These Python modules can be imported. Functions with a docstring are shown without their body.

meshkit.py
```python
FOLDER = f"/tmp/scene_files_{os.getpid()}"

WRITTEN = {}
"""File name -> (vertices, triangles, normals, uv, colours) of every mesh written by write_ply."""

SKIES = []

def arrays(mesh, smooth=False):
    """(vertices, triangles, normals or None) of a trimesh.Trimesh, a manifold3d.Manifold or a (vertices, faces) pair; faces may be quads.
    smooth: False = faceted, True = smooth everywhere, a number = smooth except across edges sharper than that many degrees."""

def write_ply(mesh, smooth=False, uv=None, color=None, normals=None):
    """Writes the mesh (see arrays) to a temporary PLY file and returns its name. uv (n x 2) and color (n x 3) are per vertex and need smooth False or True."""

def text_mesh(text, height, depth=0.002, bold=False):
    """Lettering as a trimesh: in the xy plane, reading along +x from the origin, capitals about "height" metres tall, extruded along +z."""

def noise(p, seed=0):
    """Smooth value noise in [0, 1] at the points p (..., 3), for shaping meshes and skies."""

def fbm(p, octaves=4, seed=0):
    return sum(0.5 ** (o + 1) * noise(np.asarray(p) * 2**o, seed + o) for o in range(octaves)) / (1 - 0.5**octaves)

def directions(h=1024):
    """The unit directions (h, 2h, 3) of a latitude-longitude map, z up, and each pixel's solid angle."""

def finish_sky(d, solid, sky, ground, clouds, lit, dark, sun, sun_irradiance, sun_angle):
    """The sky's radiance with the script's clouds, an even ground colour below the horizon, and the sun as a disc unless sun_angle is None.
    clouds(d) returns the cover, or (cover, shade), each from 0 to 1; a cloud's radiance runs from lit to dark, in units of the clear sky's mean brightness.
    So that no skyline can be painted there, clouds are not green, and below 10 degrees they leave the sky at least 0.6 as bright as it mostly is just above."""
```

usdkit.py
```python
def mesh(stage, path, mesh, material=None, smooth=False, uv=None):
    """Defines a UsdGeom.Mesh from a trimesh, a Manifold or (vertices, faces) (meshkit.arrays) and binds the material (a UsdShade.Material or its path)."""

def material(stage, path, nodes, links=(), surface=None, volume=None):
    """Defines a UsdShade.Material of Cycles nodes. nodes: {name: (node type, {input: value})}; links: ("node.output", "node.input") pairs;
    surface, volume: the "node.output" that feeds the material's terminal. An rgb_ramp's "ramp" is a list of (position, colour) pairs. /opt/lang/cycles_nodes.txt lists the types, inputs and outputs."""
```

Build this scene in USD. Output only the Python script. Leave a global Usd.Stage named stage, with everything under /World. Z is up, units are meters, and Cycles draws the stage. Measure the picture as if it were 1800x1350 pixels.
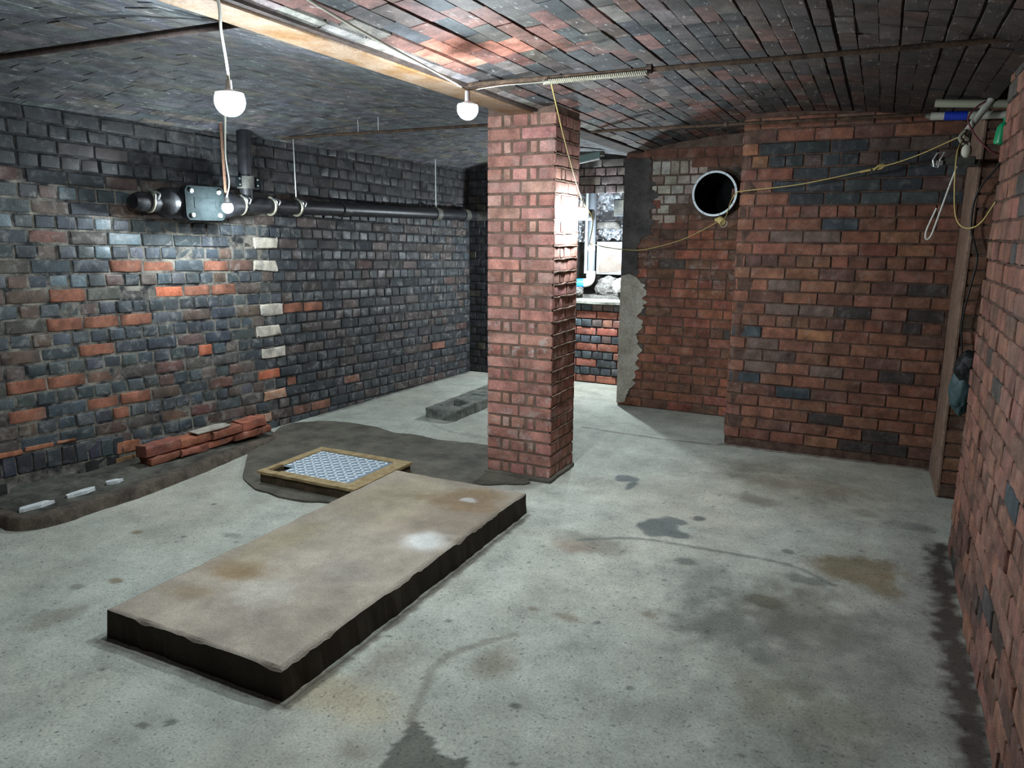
import math, random
import numpy as np, trimesh
import shapely.geometry as sg
import usdkit, meshkit
from pxr import Usd, UsdGeom, UsdShade, Sdf, Gf, Vt

stage = Usd.Stage.CreateInMemory()
UsdGeom.SetStageUpAxis(stage, UsdGeom.Tokens.z)
UsdGeom.SetStageMetersPerUnit(stage, 1.0)
world = UsdGeom.Xform.Define(stage, '/World')
stage.SetDefaultPrim(world.GetPrim())
UsdGeom.Scope.Define(stage, '/World/Looks')

# ------------------------------------------------------------------ camera, lamps' strength, exposure
EYE = np.array([0.0, 0.0, 1.5])
YAW, PITCH, ROLL, FPX = 0.4590232, 0.20192326, -0.00670563, 1285.27
fw = np.array([-math.sin(YAW) * math.cos(PITCH), math.cos(YAW) * math.cos(PITCH), -math.sin(PITCH)])
rt = np.cross(fw, [0, 0, 1.0]); rt /= np.linalg.norm(rt)
dn = np.cross(fw, rt)
rt, dn = math.cos(ROLL) * rt + math.sin(ROLL) * dn, -math.sin(ROLL) * rt + math.cos(ROLL) * dn
cam = UsdGeom.Camera.Define(stage, '/World/camera')
M = Gf.Matrix4d(1)
for i, row in enumerate((rt, -dn, -fw, EYE)):
    M.SetRow(i, Gf.Vec4d(*map(float, row), 1.0 if i == 3 else 0.0))
cam.AddTransformOp().Set(M)
cam.CreateHorizontalApertureAttr(36.0); cam.CreateVerticalApertureAttr(27.0)
cam.CreateFocalLengthAttr(36.0 * FPX / 1800)
cam.CreateClippingRangeAttr(Gf.Vec2f(0.02, 60))
cam.CreateExposureAttr(-0.38)
LED = (0.80, 0.93, 1.0)                 # cool white of the festoon lamps
LAMP_STRENGTH = dict(l1=740, l2=1380, l3=1250, l4=760, l5=3900)

rng = np.random.default_rng(7)
random.seed(7)

# ------------------------------------------------------------------ helpers
used = {}
def numbered(path):
    n = used.get(path, -1) + 1
    used[path] = n
    return path if n == 0 else f'{path}_{n:03d}'

def tag(p, label=None, cat=None, group=None, kind=None):
    for k, v in (('label', label), ('category', cat), ('group', group), ('kind', kind)):
        if v: p.SetCustomDataByKey(k, v)
    return p

BASE = {}
def thing(name, label, cat, base=(0, 0, 0), group=None, kind=None):
    x = UsdGeom.Xform.Define(stage, numbered('/World/' + name))
    x.AddTranslateOp().Set(Gf.Vec3d(*map(float, base)))
    BASE[str(x.GetPath())] = np.array(base, float)
    return tag(x.GetPrim(), label, cat, group, kind)

def arr(m):
    if hasattr(m, 'vertices'):
        return np.array(m.vertices, float), np.array(m.faces)
    v, f = np.asarray(m[0], float), np.asarray(m[1])
    if f.shape[1] == 4: f = np.vstack([f[:, [0, 1, 2]], f[:, [0, 2, 3]]])
    return v, f

def part(parent, name, mesh, mat, smooth=False, label=None, kind=None, tint=None, gloss=None, lime=None):
    """One Mesh prim under parent (or under /World), given in world coordinates."""
    v, f = arr(mesh)
    pp = '/World' if parent is None else str(parent.GetPath())
    base = np.zeros(3); q = pp
    while q and q != '/World':
        base = base + BASE.get(q, 0); q = q.rsplit('/', 1)[0]
    path = numbered(f'{pp}/{name}')
    m = usdkit.mesh(stage, path, (v - base, f), MAT[mat], smooth=smooth)
    api = UsdGeom.PrimvarsAPI(m)
    if tint is not None:
        api.CreatePrimvar('tint', Sdf.ValueTypeNames.Color3fArray, 'vertex').Set(Vt.Vec3fArray.FromNumpy(np.ascontiguousarray(tint, np.float32)))
    for nm, a in (('gloss', gloss), ('lime', lime)):
        if a is not None:
            api.CreatePrimvar(nm, Sdf.ValueTypeNames.FloatArray, 'vertex').Set(Vt.FloatArray.FromNumpy(np.ascontiguousarray(np.broadcast_to(a, len(v)), np.float32)))
    return tag(m.GetPrim(), label=label, kind=kind)

def cat(ms):
    vs, fs, n = [], [], 0
    for m in ms:
        v, f = arr(m); vs.append(v); fs.append(f + n); n += len(v)
    return np.vstack(vs), np.vstack(fs)

def box(x0, x1, y0, y1, z0, z1, c=0.0):
    """Box with chamfered edges."""
    if c <= 0:
        m = trimesh.creation.box([x1 - x0, y1 - y0, z1 - z0]); m.apply_translation([(x0 + x1) / 2, (y0 + y1) / 2, (z0 + z1) / 2]); return m
    P = [(x, y, z) for x in (x0, x1) for y in (y0, y1) for z in (z0, z1)]
    pts = []
    cx, cy, cz = (x0 + x1) / 2, (y0 + y1) / 2, (z0 + z1) / 2
    for x, y, z in P:
        sx, sy, sz = np.sign(cx - x), np.sign(cy - y), np.sign(cz - z)
        pts += [(x + sx * c, y + sy * c, z), (x + sx * c, y, z + sz * c), (x, y + sy * c, z + sz * c)]
    return trimesh.Trimesh(pts).convex_hull

def spline(pts, n=8):
    P = np.asarray(pts, float)
    if len(P) < 3: return P
    Q = np.vstack([2 * P[0] - P[1], P, 2 * P[-1] - P[-2]])
    out = []
    for i in range(1, len(Q) - 2):
        p0, p1, p2, p3 = Q[i - 1:i + 3]
        for t in np.linspace(0, 1, n, endpoint=False):
            out.append(.5 * ((2 * p1) + (-p0 + p2) * t + (2 * p0 - 5 * p1 + 4 * p2 - p3) * t ** 2 + (-p0 + 3 * p1 - 3 * p2 + p3) * t ** 3))
    return np.vstack(out + [P[-1:]])

def tube(pts, r, k=8, caps=True):
    """Swept tube; r a number or one per point."""
    P = np.asarray(pts, float); R = np.broadcast_to(r, len(P))
    T = np.gradient(P, axis=0); T /= np.maximum(np.linalg.norm(T, axis=1, keepdims=True), 1e-9)
    a = np.array([0, 0, 1.0]) if abs(T[0][2]) < .9 else np.array([1.0, 0, 0])
    u = np.cross(T[0], a); u /= np.linalg.norm(u)
    vs = []
    for p, t, rr in zip(P, T, R):
        u = u - t * (u @ t); u /= np.linalg.norm(u); w = np.cross(t, u)
        th = np.linspace(0, 2 * np.pi, k, endpoint=False)
        vs.append(p + rr * (np.cos(th)[:, None] * u + np.sin(th)[:, None] * w))
    V = np.vstack(vs); F = []
    n = len(P)
    for i in range(n - 1):
        for j in range(k):
            a0, a1 = i * k + j, i * k + (j + 1) % k
            F += [(a0, a1, a1 + k), (a0, a1 + k, a0 + k)]
    if caps:
        V = np.vstack([V, P[:1], P[-1:]]); c0, c1 = n * k, n * k + 1
        for j in range(k):
            F += [(c0, (j + 1) % k, j), (c1, (n - 1) * k + j, (n - 1) * k + (j + 1) % k)]
    return V, np.array(F)

def lathe(profile, at=(0, 0, 0), axis=(0, 0, 1), k=24):
    """Surface of revolution of (radius, height) pairs about axis through at."""
    m = trimesh.creation.revolve(np.asarray(profile, float), sections=k)
    m.apply_transform(trimesh.geometry.align_vectors([0, 0, 1], axis)); m.apply_translation(at)
    return m

def prism(poly, z0, z1):
    g = poly if hasattr(poly, 'exterior') else sg.Polygon(poly)
    if not g.is_valid: g = g.buffer(0)
    m = trimesh.creation.extrude_polygon(g, z1 - z0, engine='earcut'); m.apply_translation([0, 0, z0]); return m

def grid_mesh(U, V, fn):
    uu, vv = np.meshgrid(U, V, indexing='ij')
    P = fn(uu.ravel(), vv.ravel())
    n, m = len(U), len(V)
    i = (np.arange(n - 1)[:, None] * m + np.arange(m - 1)).ravel()
    return P, np.stack([i, i + m, i + m + 1, i + 1], 1)

def pix(p):
    d = np.asarray(p, float) - EYE
    z = d @ fw
    return np.stack([d @ rt, d @ dn], -1) / np.maximum(z, 1e-6)[..., None] * FPX + [900, 675], z

# ------------------------------------------------------------------ materials
MAT = {}
def mat(name, nodes, links=(), surface='p.BSDF'):
    MAT[name] = usdkit.material(stage, '/World/Looks/' + name, nodes, list(links), surface=surface)

def brick_mat(name, streak=False, dirt=0.5):
    N = {'geo': ('geometry', {}),
         'tint': ('attribute', {'attribute': 'tint'}), 'gloss': ('attribute', {'attribute': 'gloss'}), 'lime': ('attribute', {'attribute': 'lime'}),
         'n1': ('noise_texture', {'scale': 11.0, 'detail': 4.0, 'roughness': .6}), 'm1': ('map_range', {'from_min': .3, 'from_max': .7, 'to_min': 1 - dirt, 'to_max': 1 + dirt}),
         'n2': ('noise_texture', {'scale': 130.0, 'detail': 3.0, 'roughness': .65}), 'm2': ('map_range', {'from_min': .3, 'from_max': .7, 'to_min': .72, 'to_max': 1.28}),
         'mm': ('math', {'math_type': 'multiply'}), 'col': ('vector_math', {'math_type': 'scale'}),
         'n3': ('noise_texture', {'scale': 14.0, 'detail': 6.0, 'roughness': .7, 'distortion': .4}),
         'r3': ('rgb_ramp', {'ramp': [(.52, (0, 0, 0)), (.66, (1, 1, 1))]}),
         'lf': ('math', {'math_type': 'multiply', 'use_clamp': True}),
         'mix': ('mix_color', {'b': (.50, .47, .44)}),
         'rg': ('map_range', {'from_min': 0, 'from_max': 1, 'to_min': .92, 'to_max': .30}),
         'bump': ('bump', {'strength': .55, 'distance': .004}), 'ba': ('math', {'math_type': 'multiply_add', 'value2': .6}),
         'p': ('principled_bsdf', {'specular_ior_level': .45})}
    L = [('geo.position', 'n1.vector'), ('geo.position', 'n2.vector'), ('n1.fac', 'm1.value'), ('n2.fac', 'm2.value'),
         ('m1.result', 'mm.value1'), ('m2.result', 'mm.value2'), ('tint.color', 'col.vector1'), ('mm.value', 'col.scale'),
         ('n3.fac', 'r3.fac'), ('r3.color', 'lf.value1'), ('lime.fac', 'lf.value2'), ('lf.value', 'mix.fac'), ('col.vector', 'mix.a'),
         ('mix.result', 'p.base_color'), ('gloss.fac', 'rg.value'), ('rg.result', 'p.roughness'),
         ('n2.fac', 'ba.value1'), ('n3.fac', 'ba.value3'), ('ba.value', 'bump.height'), ('bump.normal', 'p.normal')]
    if streak:
        N['map'] = ('mapping', {'scale': (3.6, .95, 3.6)}); L += [('geo.position', 'map.vector'), ('map.vector', 'n3.vector')]
        N['r3'] = ('rgb_ramp', {'ramp': [(.60, (0, 0, 0)), (.655, (1, 1, 1))]})
    else:
        L += [('geo.position', 'n3.vector')]
    mat(name, N, L)
brick_mat('brick')
brick_mat('vault_brick', streak=True, dirt=.6)

def stone_mat(name, a, b, scale=6.0, rough=.9, fine=140.0, bumpd=.004, metallic=0.0, lo=.35, hi=.65, spec=.4, bstr=.5):
    mat(name, {'geo': ('geometry', {}), 'n1': ('noise_texture', {'scale': scale, 'detail': 6.0, 'roughness': .62}),
               'r': ('rgb_ramp', {'ramp': [(lo, a), (hi, b)]}), 'n2': ('noise_texture', {'scale': fine, 'detail': 3.0}),
               'm2': ('map_range', {'from_min': .3, 'from_max': .7, 'to_min': .8, 'to_max': 1.2}), 'sc': ('vector_math', {'math_type': 'scale'}),
               'bump': ('bump', {'strength': bstr, 'distance': bumpd}),
               'p': ('principled_bsdf', {'roughness': rough, 'metallic': metallic, 'specular_ior_level': spec})},
        [('geo.position', 'n1.vector'), ('geo.position', 'n2.vector'), ('n1.fac', 'r.fac'), ('r.color', 'sc.vector1'), ('n2.fac', 'm2.value'), ('m2.result', 'sc.scale'),
         ('sc.vector', 'p.base_color'), ('n2.fac', 'bump.height'), ('bump.normal', 'p.normal')])

def tint_stone(name, fine=110.0, rough=.88, speck=(.33, .415)):
    """Concrete whose base tone and stains come from the mesh, with grain and dark grit."""
    mat(name, {'geo': ('geometry', {}), 'tint': ('attribute', {'attribute': 'tint'}), 'gloss': ('attribute', {'attribute': 'gloss'}),
               'n1': ('noise_texture', {'scale': 4.0, 'detail': 8.0, 'roughness': .68}), 'm1': ('map_range', {'from_min': .3, 'from_max': .7, 'to_min': .68, 'to_max': 1.22}),
               'n2': ('noise_texture', {'scale': fine, 'detail': 4.0, 'roughness': .7}), 'm2': ('map_range', {'from_min': .3, 'from_max': .7, 'to_min': .74, 'to_max': 1.2}),
               'n4': ('noise_texture', {'scale': 55.0, 'detail': 5.0, 'roughness': .75}), 'm4': ('map_range', {'from_min': speck[0], 'from_max': speck[1], 'to_min': .45, 'to_max': 1.0, 'clamp': True}),
               'a': ('math', {'math_type': 'multiply'}), 'b': ('math', {'math_type': 'multiply'}), 'sc': ('vector_math', {'math_type': 'scale'}),
               'rg': ('map_range', {'from_min': 0, 'from_max': 1, 'to_min': rough, 'to_max': .35}),
               'bump': ('bump', {'strength': .45, 'distance': .004}), 'p': ('principled_bsdf', {'specular_ior_level': .35})},
        [('geo.position', 'n1.vector'), ('geo.position', 'n2.vector'), ('geo.position', 'n4.vector'), ('n1.fac', 'm1.value'), ('n2.fac', 'm2.value'), ('n4.fac', 'm4.value'),
         ('m1.result', 'a.value1'), ('m2.result', 'a.value2'), ('a.value', 'b.value1'), ('m4.result', 'b.value2'), ('tint.color', 'sc.vector1'), ('b.value', 'sc.scale'),
         ('sc.vector', 'p.base_color'), ('gloss.fac', 'rg.value'), ('rg.result', 'p.roughness'), ('n2.fac', 'bump.height'), ('bump.normal', 'p.normal')])

def plain(name, col, rough=.6, metallic=0.0, spec=.5, **kw):
    mat(name, {'p': ('principled_bsdf', dict(base_color=col, roughness=rough, metallic=metallic, specular_ior_level=spec, **kw))})

tint_stone('concrete'); tint_stone('slab_concrete', fine=150.0, speck=(.27, .34))
stone_mat('mortar_dark', (.012, .011, .011), (.035, .032, .03), 14)
stone_mat('mortar_soot', (.014, .015, .017), (.26, .235, .195), 9, lo=.38, hi=.66)
stone_mat('vault_lime', (.04, .04, .044), (.11, .108, .105), 14)
stone_mat('mortar_dim', (.010, .010, .012), (.085, .08, .075), 9, lo=.45, hi=.75)
stone_mat('mortar_brown', (.07, .04, .028), (.15, .10, .075), 18)
stone_mat('mortar_red', (.045, .022, .016), (.12, .07, .05), 14)
stone_mat('mortar_pillar', (.125, .075, .054), (.22, .145, .11), 16)
stone_mat('render_pale', (.30, .265, .215), (.46, .42, .36), 7, fine=60)
stone_mat('render_dark', (.045, .040, .038), (.10, .09, .085), 6, fine=70)
stone_mat('render_brown', (.16, .10, .070), (.25, .165, .12), 11, fine=60)
stone_mat('render_green', (.06, .062, .048), (.15, .15, .115), 9, fine=70)
stone_mat('back_fill', (.030, .027, .022), (.12, .115, .09), 8, fine=60)
stone_mat('cement_patch', (.065, .058, .044), (.145, .13, .10), 5, fine=90)
stone_mat('kerb_brown', (.042, .032, .024), (.13, .10, .075), 9, fine=80)
stone_mat('block_concrete', (.07, .075, .065), (.20, .205, .18), 12, fine=90)
stone_mat('limewash', (.55, .57, .57), (.72, .74, .74), 20)
stone_mat('timber_rim', (.26, .175, .075), (.42, .31, .165), 22, fine=160, rough=.8)
stone_mat('rim_side', (.05, .035, .02), (.12, .085, .05), 14)
stone_mat('beam_paint', (.23, .112, .036), (.33, .225, .15), 5, fine=90, rough=.75, lo=.40, hi=.60)
stone_mat('beam_rust', (.035, .024, .02), (.09, .06, .05), 20)
stone_mat('iron_black', (.010, .010, .012), (.024, .024, .027), 15, rough=.42, fine=80, bumpd=.002)
stone_mat('iron_grey', (.0055, .008, .0085), (.010, .0135, .014), 20, rough=.85, fine=120, bumpd=.002, spec=.06)
stone_mat('iron_worn', (.03, .03, .03), (.11, .105, .085), 10, rough=.55, fine=70)
stone_mat('rubble', (.045, .040, .036), (.14, .13, .12), 9, fine=50, bumpd=.01)
stone_mat('stone_sill', (.13, .135, .11), (.26, .27, .23), 9, fine=60)
stone_mat('board_grey', (.125, .13, .135), (.165, .17, .175), 8)
stone_mat('board_tan', (.115, .09, .075), (.15, .12, .10), 12)
stone_mat('rust_rod', (.035, .021, .014), (.10, .062, .038), 25)
stone_mat('copper_strap', (.16, .08, .05), (.25, .14, .09), 30, rough=.5)
plain('zinc', (.55, .56, .55), .35, .85)
plain('brass_clip', (.42, .40, .30), .4, .5)
plain('chequer', (.30, .38, .45), .42, .4)
plain('chequer_bar', (.78, .85, .90), .36, .35)
plain('black_rubber', (.004, .004, .005), .55)
plain('black_hole', (.002, .002, .002), .9)
plain('flange_silver', (.55, .60, .62), .5, .2)
plain('cable_pale', (.55, .52, .42), .55)
plain('cable_yellow', (.46, .35, .12), .55)
plain('cable_white', (.75, .74, .68), .5)
plain('cable_black', (.006, .006, .007), .5)
plain('cable_red', (.16, .03, .035), .5)
plain('holder_yellow', (.58, .46, .18), .5)
plain('pvc_grey', (.085, .095, .11), .35)
plain('pvc_white', (.30, .31, .32), .4)
plain('pvc_olive', (.30, .30, .22), .5)
plain('pvc_cream', (.44, .43, .37), .5)
plain('tape_blue', (.008, .035, .40), .45)
plain('tape_blue_light', (.02, .22, .62), .45)
plain('green_plastic', (.010, .25, .10), .3)
plain('teal_plastic', (.048, .090, .098), .55)
plain('sack_black', (.006, .006, .007), .6)
plain('foil', (.85, .87, .90), .22, 1.0)
plain('rope', (.27, .245, .185), .85)
plain('panel_green', (.16, .24, .22), .5)
plain('white_edge', (.70, .72, .72), .5)
plain('lamp_body', (.88, .86, .84), .45)
for k, s in LAMP_STRENGTH.items():
    mat('led_' + k, {'e': ('emission', {'color': LED, 'strength': float(s)})}, surface='e.emission')

# ------------------------------------------------------------------ brickwork
RING = [(0, -.022), (.0012, -.0045), (.0055, 0.0)]
def brick(u0, u1, v0, v1, proud=0.0, extra=(), jit=.0015, cham=1.0, deep=.022):
    """A brick's visible block in wall coordinates: rounded arrises, uneven outline. Returns (u,v,n) points, quads and each point's place along the length."""
    ins = [0, .0012 * cham, .0055 * cham]; nn = [-deep, -.0045 * cham, 0.0]
    cu = [u0 + i for i in ins] + [u0 + (u1 - u0) * e for e in extra] + [u1 - i for i in ins[::-1]]
    cv = [v0 + i for i in ins] + [v1 - i for i in ins[::-1]]
    ku, kv = [0, 1, 2] + [2] * len(extra) + [2, 1, 0], [0, 1, 2, 2, 1, 0]
    U, V = np.meshgrid(cu, cv, indexing='ij')
    K = np.minimum(np.array(ku)[:, None], np.array(kv)[None, :])
    Nn = np.array(nn)[K] + proud
    j = rng.normal(0, jit, U.shape); k = rng.normal(0, jit, U.shape)
    U = U + np.clip(j, -2 * jit, 2 * jit); V = V + np.clip(k, -2 * jit, 2 * jit)
    tilt = rng.normal(0, .012, 2)
    Nn = Nn + (U - (u0 + u1) / 2) * tilt[0] * .5 + (V - (v0 + v1) / 2) * tilt[1] + np.where(K == 2, rng.normal(0, jit * .5, U.shape), 0)
    n, m = U.shape
    i = (np.arange(n - 1)[:, None] * m + np.arange(m - 1)).ravel()
    return np.stack([U.ravel(), V.ravel(), Nn.ravel()], 1), np.stack([i, i + m, i + m + 1, i + 1], 1), np.clip((U.ravel() - u0) / (u1 - u0), 0, 1)

def plane_map(O, U, V, N):
    O, U, V, N = (np.asarray(a, float) for a in (O, U, V, N))
    return lambda p: O + p[:, :1] * U + p[:, 1:2] * V + p[:, 2:3] * N

def lay(root, bricks, material='brick', most=300, name='brick'):
    """bricks: dicts(map, r=(u0,u1,v0,v1), tint, gloss, lime, proud, ends, extra, jit). The largest in the picture become parts, the rest one stuff part."""
    made = []
    for b in bricks:
        fl = b.get('ends')
        extra = b.get('extra', (.2, .5, .8) if fl is not None else ())
        p, f, t = brick(*b['r'], proud=b.get('proud', 0.0), extra=extra, jit=b.get('jit', .0015), cham=b.get('cham', 1.0), deep=b.get('deep', .022))
        P = b['map'](p)
        col = np.tile(np.asarray(b['tint'], float), (len(p), 1))
        if fl is not None:      # flashed ends: the brick's own burnt colour, mapped along its length
            wl, wr = b.get('flash', (1, 1))
            w = np.clip(np.maximum(wl * (1 - t / .28), wr * (1 - (1 - t) / .28)), 0, 1)[:, None]
            col = col * (1 - w) + np.asarray(fl, float) * w
        if np.linalg.det(np.stack([P[f[0][1]] - P[f[0][0]], P[f[0][3]] - P[f[0][0]], b['map'](np.array([[*p[0][:2], 1.0]]))[0] - b['map'](np.array([[*p[0][:2], 0.0]]))[0]])) < 0:
            f = f[:, ::-1]
        q, z = pix(b['map'](np.array([[b['r'][0], b['r'][2], 0], [b['r'][1], b['r'][2], 0], [b['r'][1], b['r'][3], 0], [b['r'][0], b['r'][3], 0]])))
        area = 0.0
        if z.min() > .05:
            c = q.mean(0)
            x, y = q[:, 0], q[:, 1]
            if -20 < c[0] < 1820 and -20 < c[1] < 1370 and b.get('seen', True):
                area = .5 * abs(np.dot(x, np.roll(y, -1)) - np.dot(y, np.roll(x, -1)))
        made.append((area, P, f, col, b.get('gloss', 0.0), b.get('lime', 0.0)))
    order = sorted(range(len(made)), key=lambda i: -made[i][0])
    single = [i for i in order[:most] if made[i][0] > 0]
    for i in single:
        a, P, f, c, g, l = made[i]
        part(root, name, (P, f), material, smooth=True, tint=c, gloss=g, lime=l)
    rest = [i for i in order if i not in set(single)]
    if rest:
        V, F = cat([(made[i][1], made[i][2]) for i in rest])
        C = np.vstack([made[i][3] for i in rest])
        G = np.concatenate([np.full(len(made[i][1]), made[i][4]) for i in rest]); Lm = np.concatenate([np.full(len(made[i][1]), made[i][5]) for i in rest])
        part(root, 'far_brickwork', (V, F), material, smooth=True, kind='stuff', tint=C, gloss=G, lime=Lm)

def pick(*options):
    """Random colour out of (weight, colour) with a little spread."""
    w = np.array([o[0] for o in options], float)
    c = np.array(options[rng.choice(len(options), p=w / w.sum())][1])
    return c * rng.uniform(.82, 1.2) * (1 + rng.normal(0, .04, 3))

RED = (.22, .085, .055); ORANGE = (.30, .11, .060); BROWN = (.155, .075, .048); BLUE = (.036, .044, .050); SLATE = (.064, .072, .076); GREY = (.12, .09, .075); SOOT = (.022, .023, .027); PINK = (.36, .155, .115)

def hit(r, spots):
    for x, z, c in spots:
        if r[0] <= x <= r[1] and r[2] <= z <= r[3]: return c

def backing(root, name, mapf, poly, n0, n1, m):
    """The mortar behind the bricks: a slab cut to poly (u,v) between depths n0 and n1."""
    b = prism(poly, n0, n1)
    b = b.subdivide_to_size(.4) if False else b
    v, f = arr(b)
    part(root, name, (mapf(v), f), m)

# ------------------------------------------------------------------ the vaults' shape
XB0, XB1, ZB = -2.0, -1.845, 2.175            # beam's soffit
XR = 0.43
def wall_x(y): return -3.993 - .0516 * (6.957 - np.asarray(y, float))
def arc(t, x0, x1, z0, z1, rise):
    return x0 + (x1 - x0) * t, z0 + (z1 - z0) * t + 4 * rise * t * (1 - t)
RV = (XB1 + .005, XR + .02, 2.19, 2.17, .125)
def rv_z(x): return float(arc((np.asarray(x) - RV[0]) / (RV[1] - RV[0]), *RV)[1])
def lv_z(x, y=4.0):
    xw = float(wall_x(y)); return float(arc((np.asarray(x) - xw) / (XB0 - xw), xw, XB0, 2.16, 2.195, .12)[1])

# ================================================================== SETTING
# ---- floor
fx, fy = np.unique(np.concatenate([np.arange(-4.6, -3.6, .03), np.arange(-3.6, .5, .013), np.arange(.5, 1.6, .05)])), np.unique(np.concatenate([np.arange(-1.3, .9, .06), np.arange(.9, 4.0, .013), np.arange(4.0, 7.3, .02)]))
def floor_pts(u, v):
    p = np.stack([u, v, np.zeros_like(u)], 1)
    h = (meshkit.fbm(np.stack([u * 1.6, v * 1.6, 0 * u], 1), 4, 3) - .5) * .012
    p[:, 2] = np.minimum(h - .004, 0.0) 
    return p
FP, FQ = grid_mesh(fx, fy, floor_pts)
base = np.array([.44, .45, .39])
X, Y = FP[:, 0], FP[:, 1]
nz = lambda s, o, k: meshkit.fbm(np.stack([X * s, Y * s, 0 * X + k], 1), o, int(k))
col = np.tile(base, (len(FP), 1))
mot = np.clip((nz(3.2, 5, 41) - .5) * 5, 0, 1)[:, None] * (.25 + .75 * np.clip((X[:, None] + 1.6) / 1.6, 0, 1))
col = col * (1 - .22 * mot) + np.array([.30, .29, .24]) * .22 * mot
warm = np.clip((nz(1.1, 4, 11) - .45) * 3, 0, 1)[:, None]
col = col * (1 - .5 * warm) + np.array([.46, .42, .33]) * .5 * warm
gl = np.zeros(len(FP))
NB = nz(9, 4, 5) - .5; NB2 = nz(24, 3, 6) - .5
def stain(cx, cy, rx, ry, c, s=1.0, soft=.5, rag=.55):
    """A stain of its own outline: a ragged ellipse."""
    global col
    d = np.hypot((X - cx) / rx, (Y - cy) / ry) + NB * rag * 1.6 + NB2 * rag * .9
    w = np.clip((1 + soft - d) / (2 * soft), 0, 1); w = (w * w * (3 - 2 * w) * s)[:, None]
    col = col * (1 - w) + np.asarray(c) * w
    return w[:, 0]
DK = (.135, .14, .125); BR = (.20, .155, .09); GY = (.20, .21, .185); GB = (.24, .225, .175)
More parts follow.
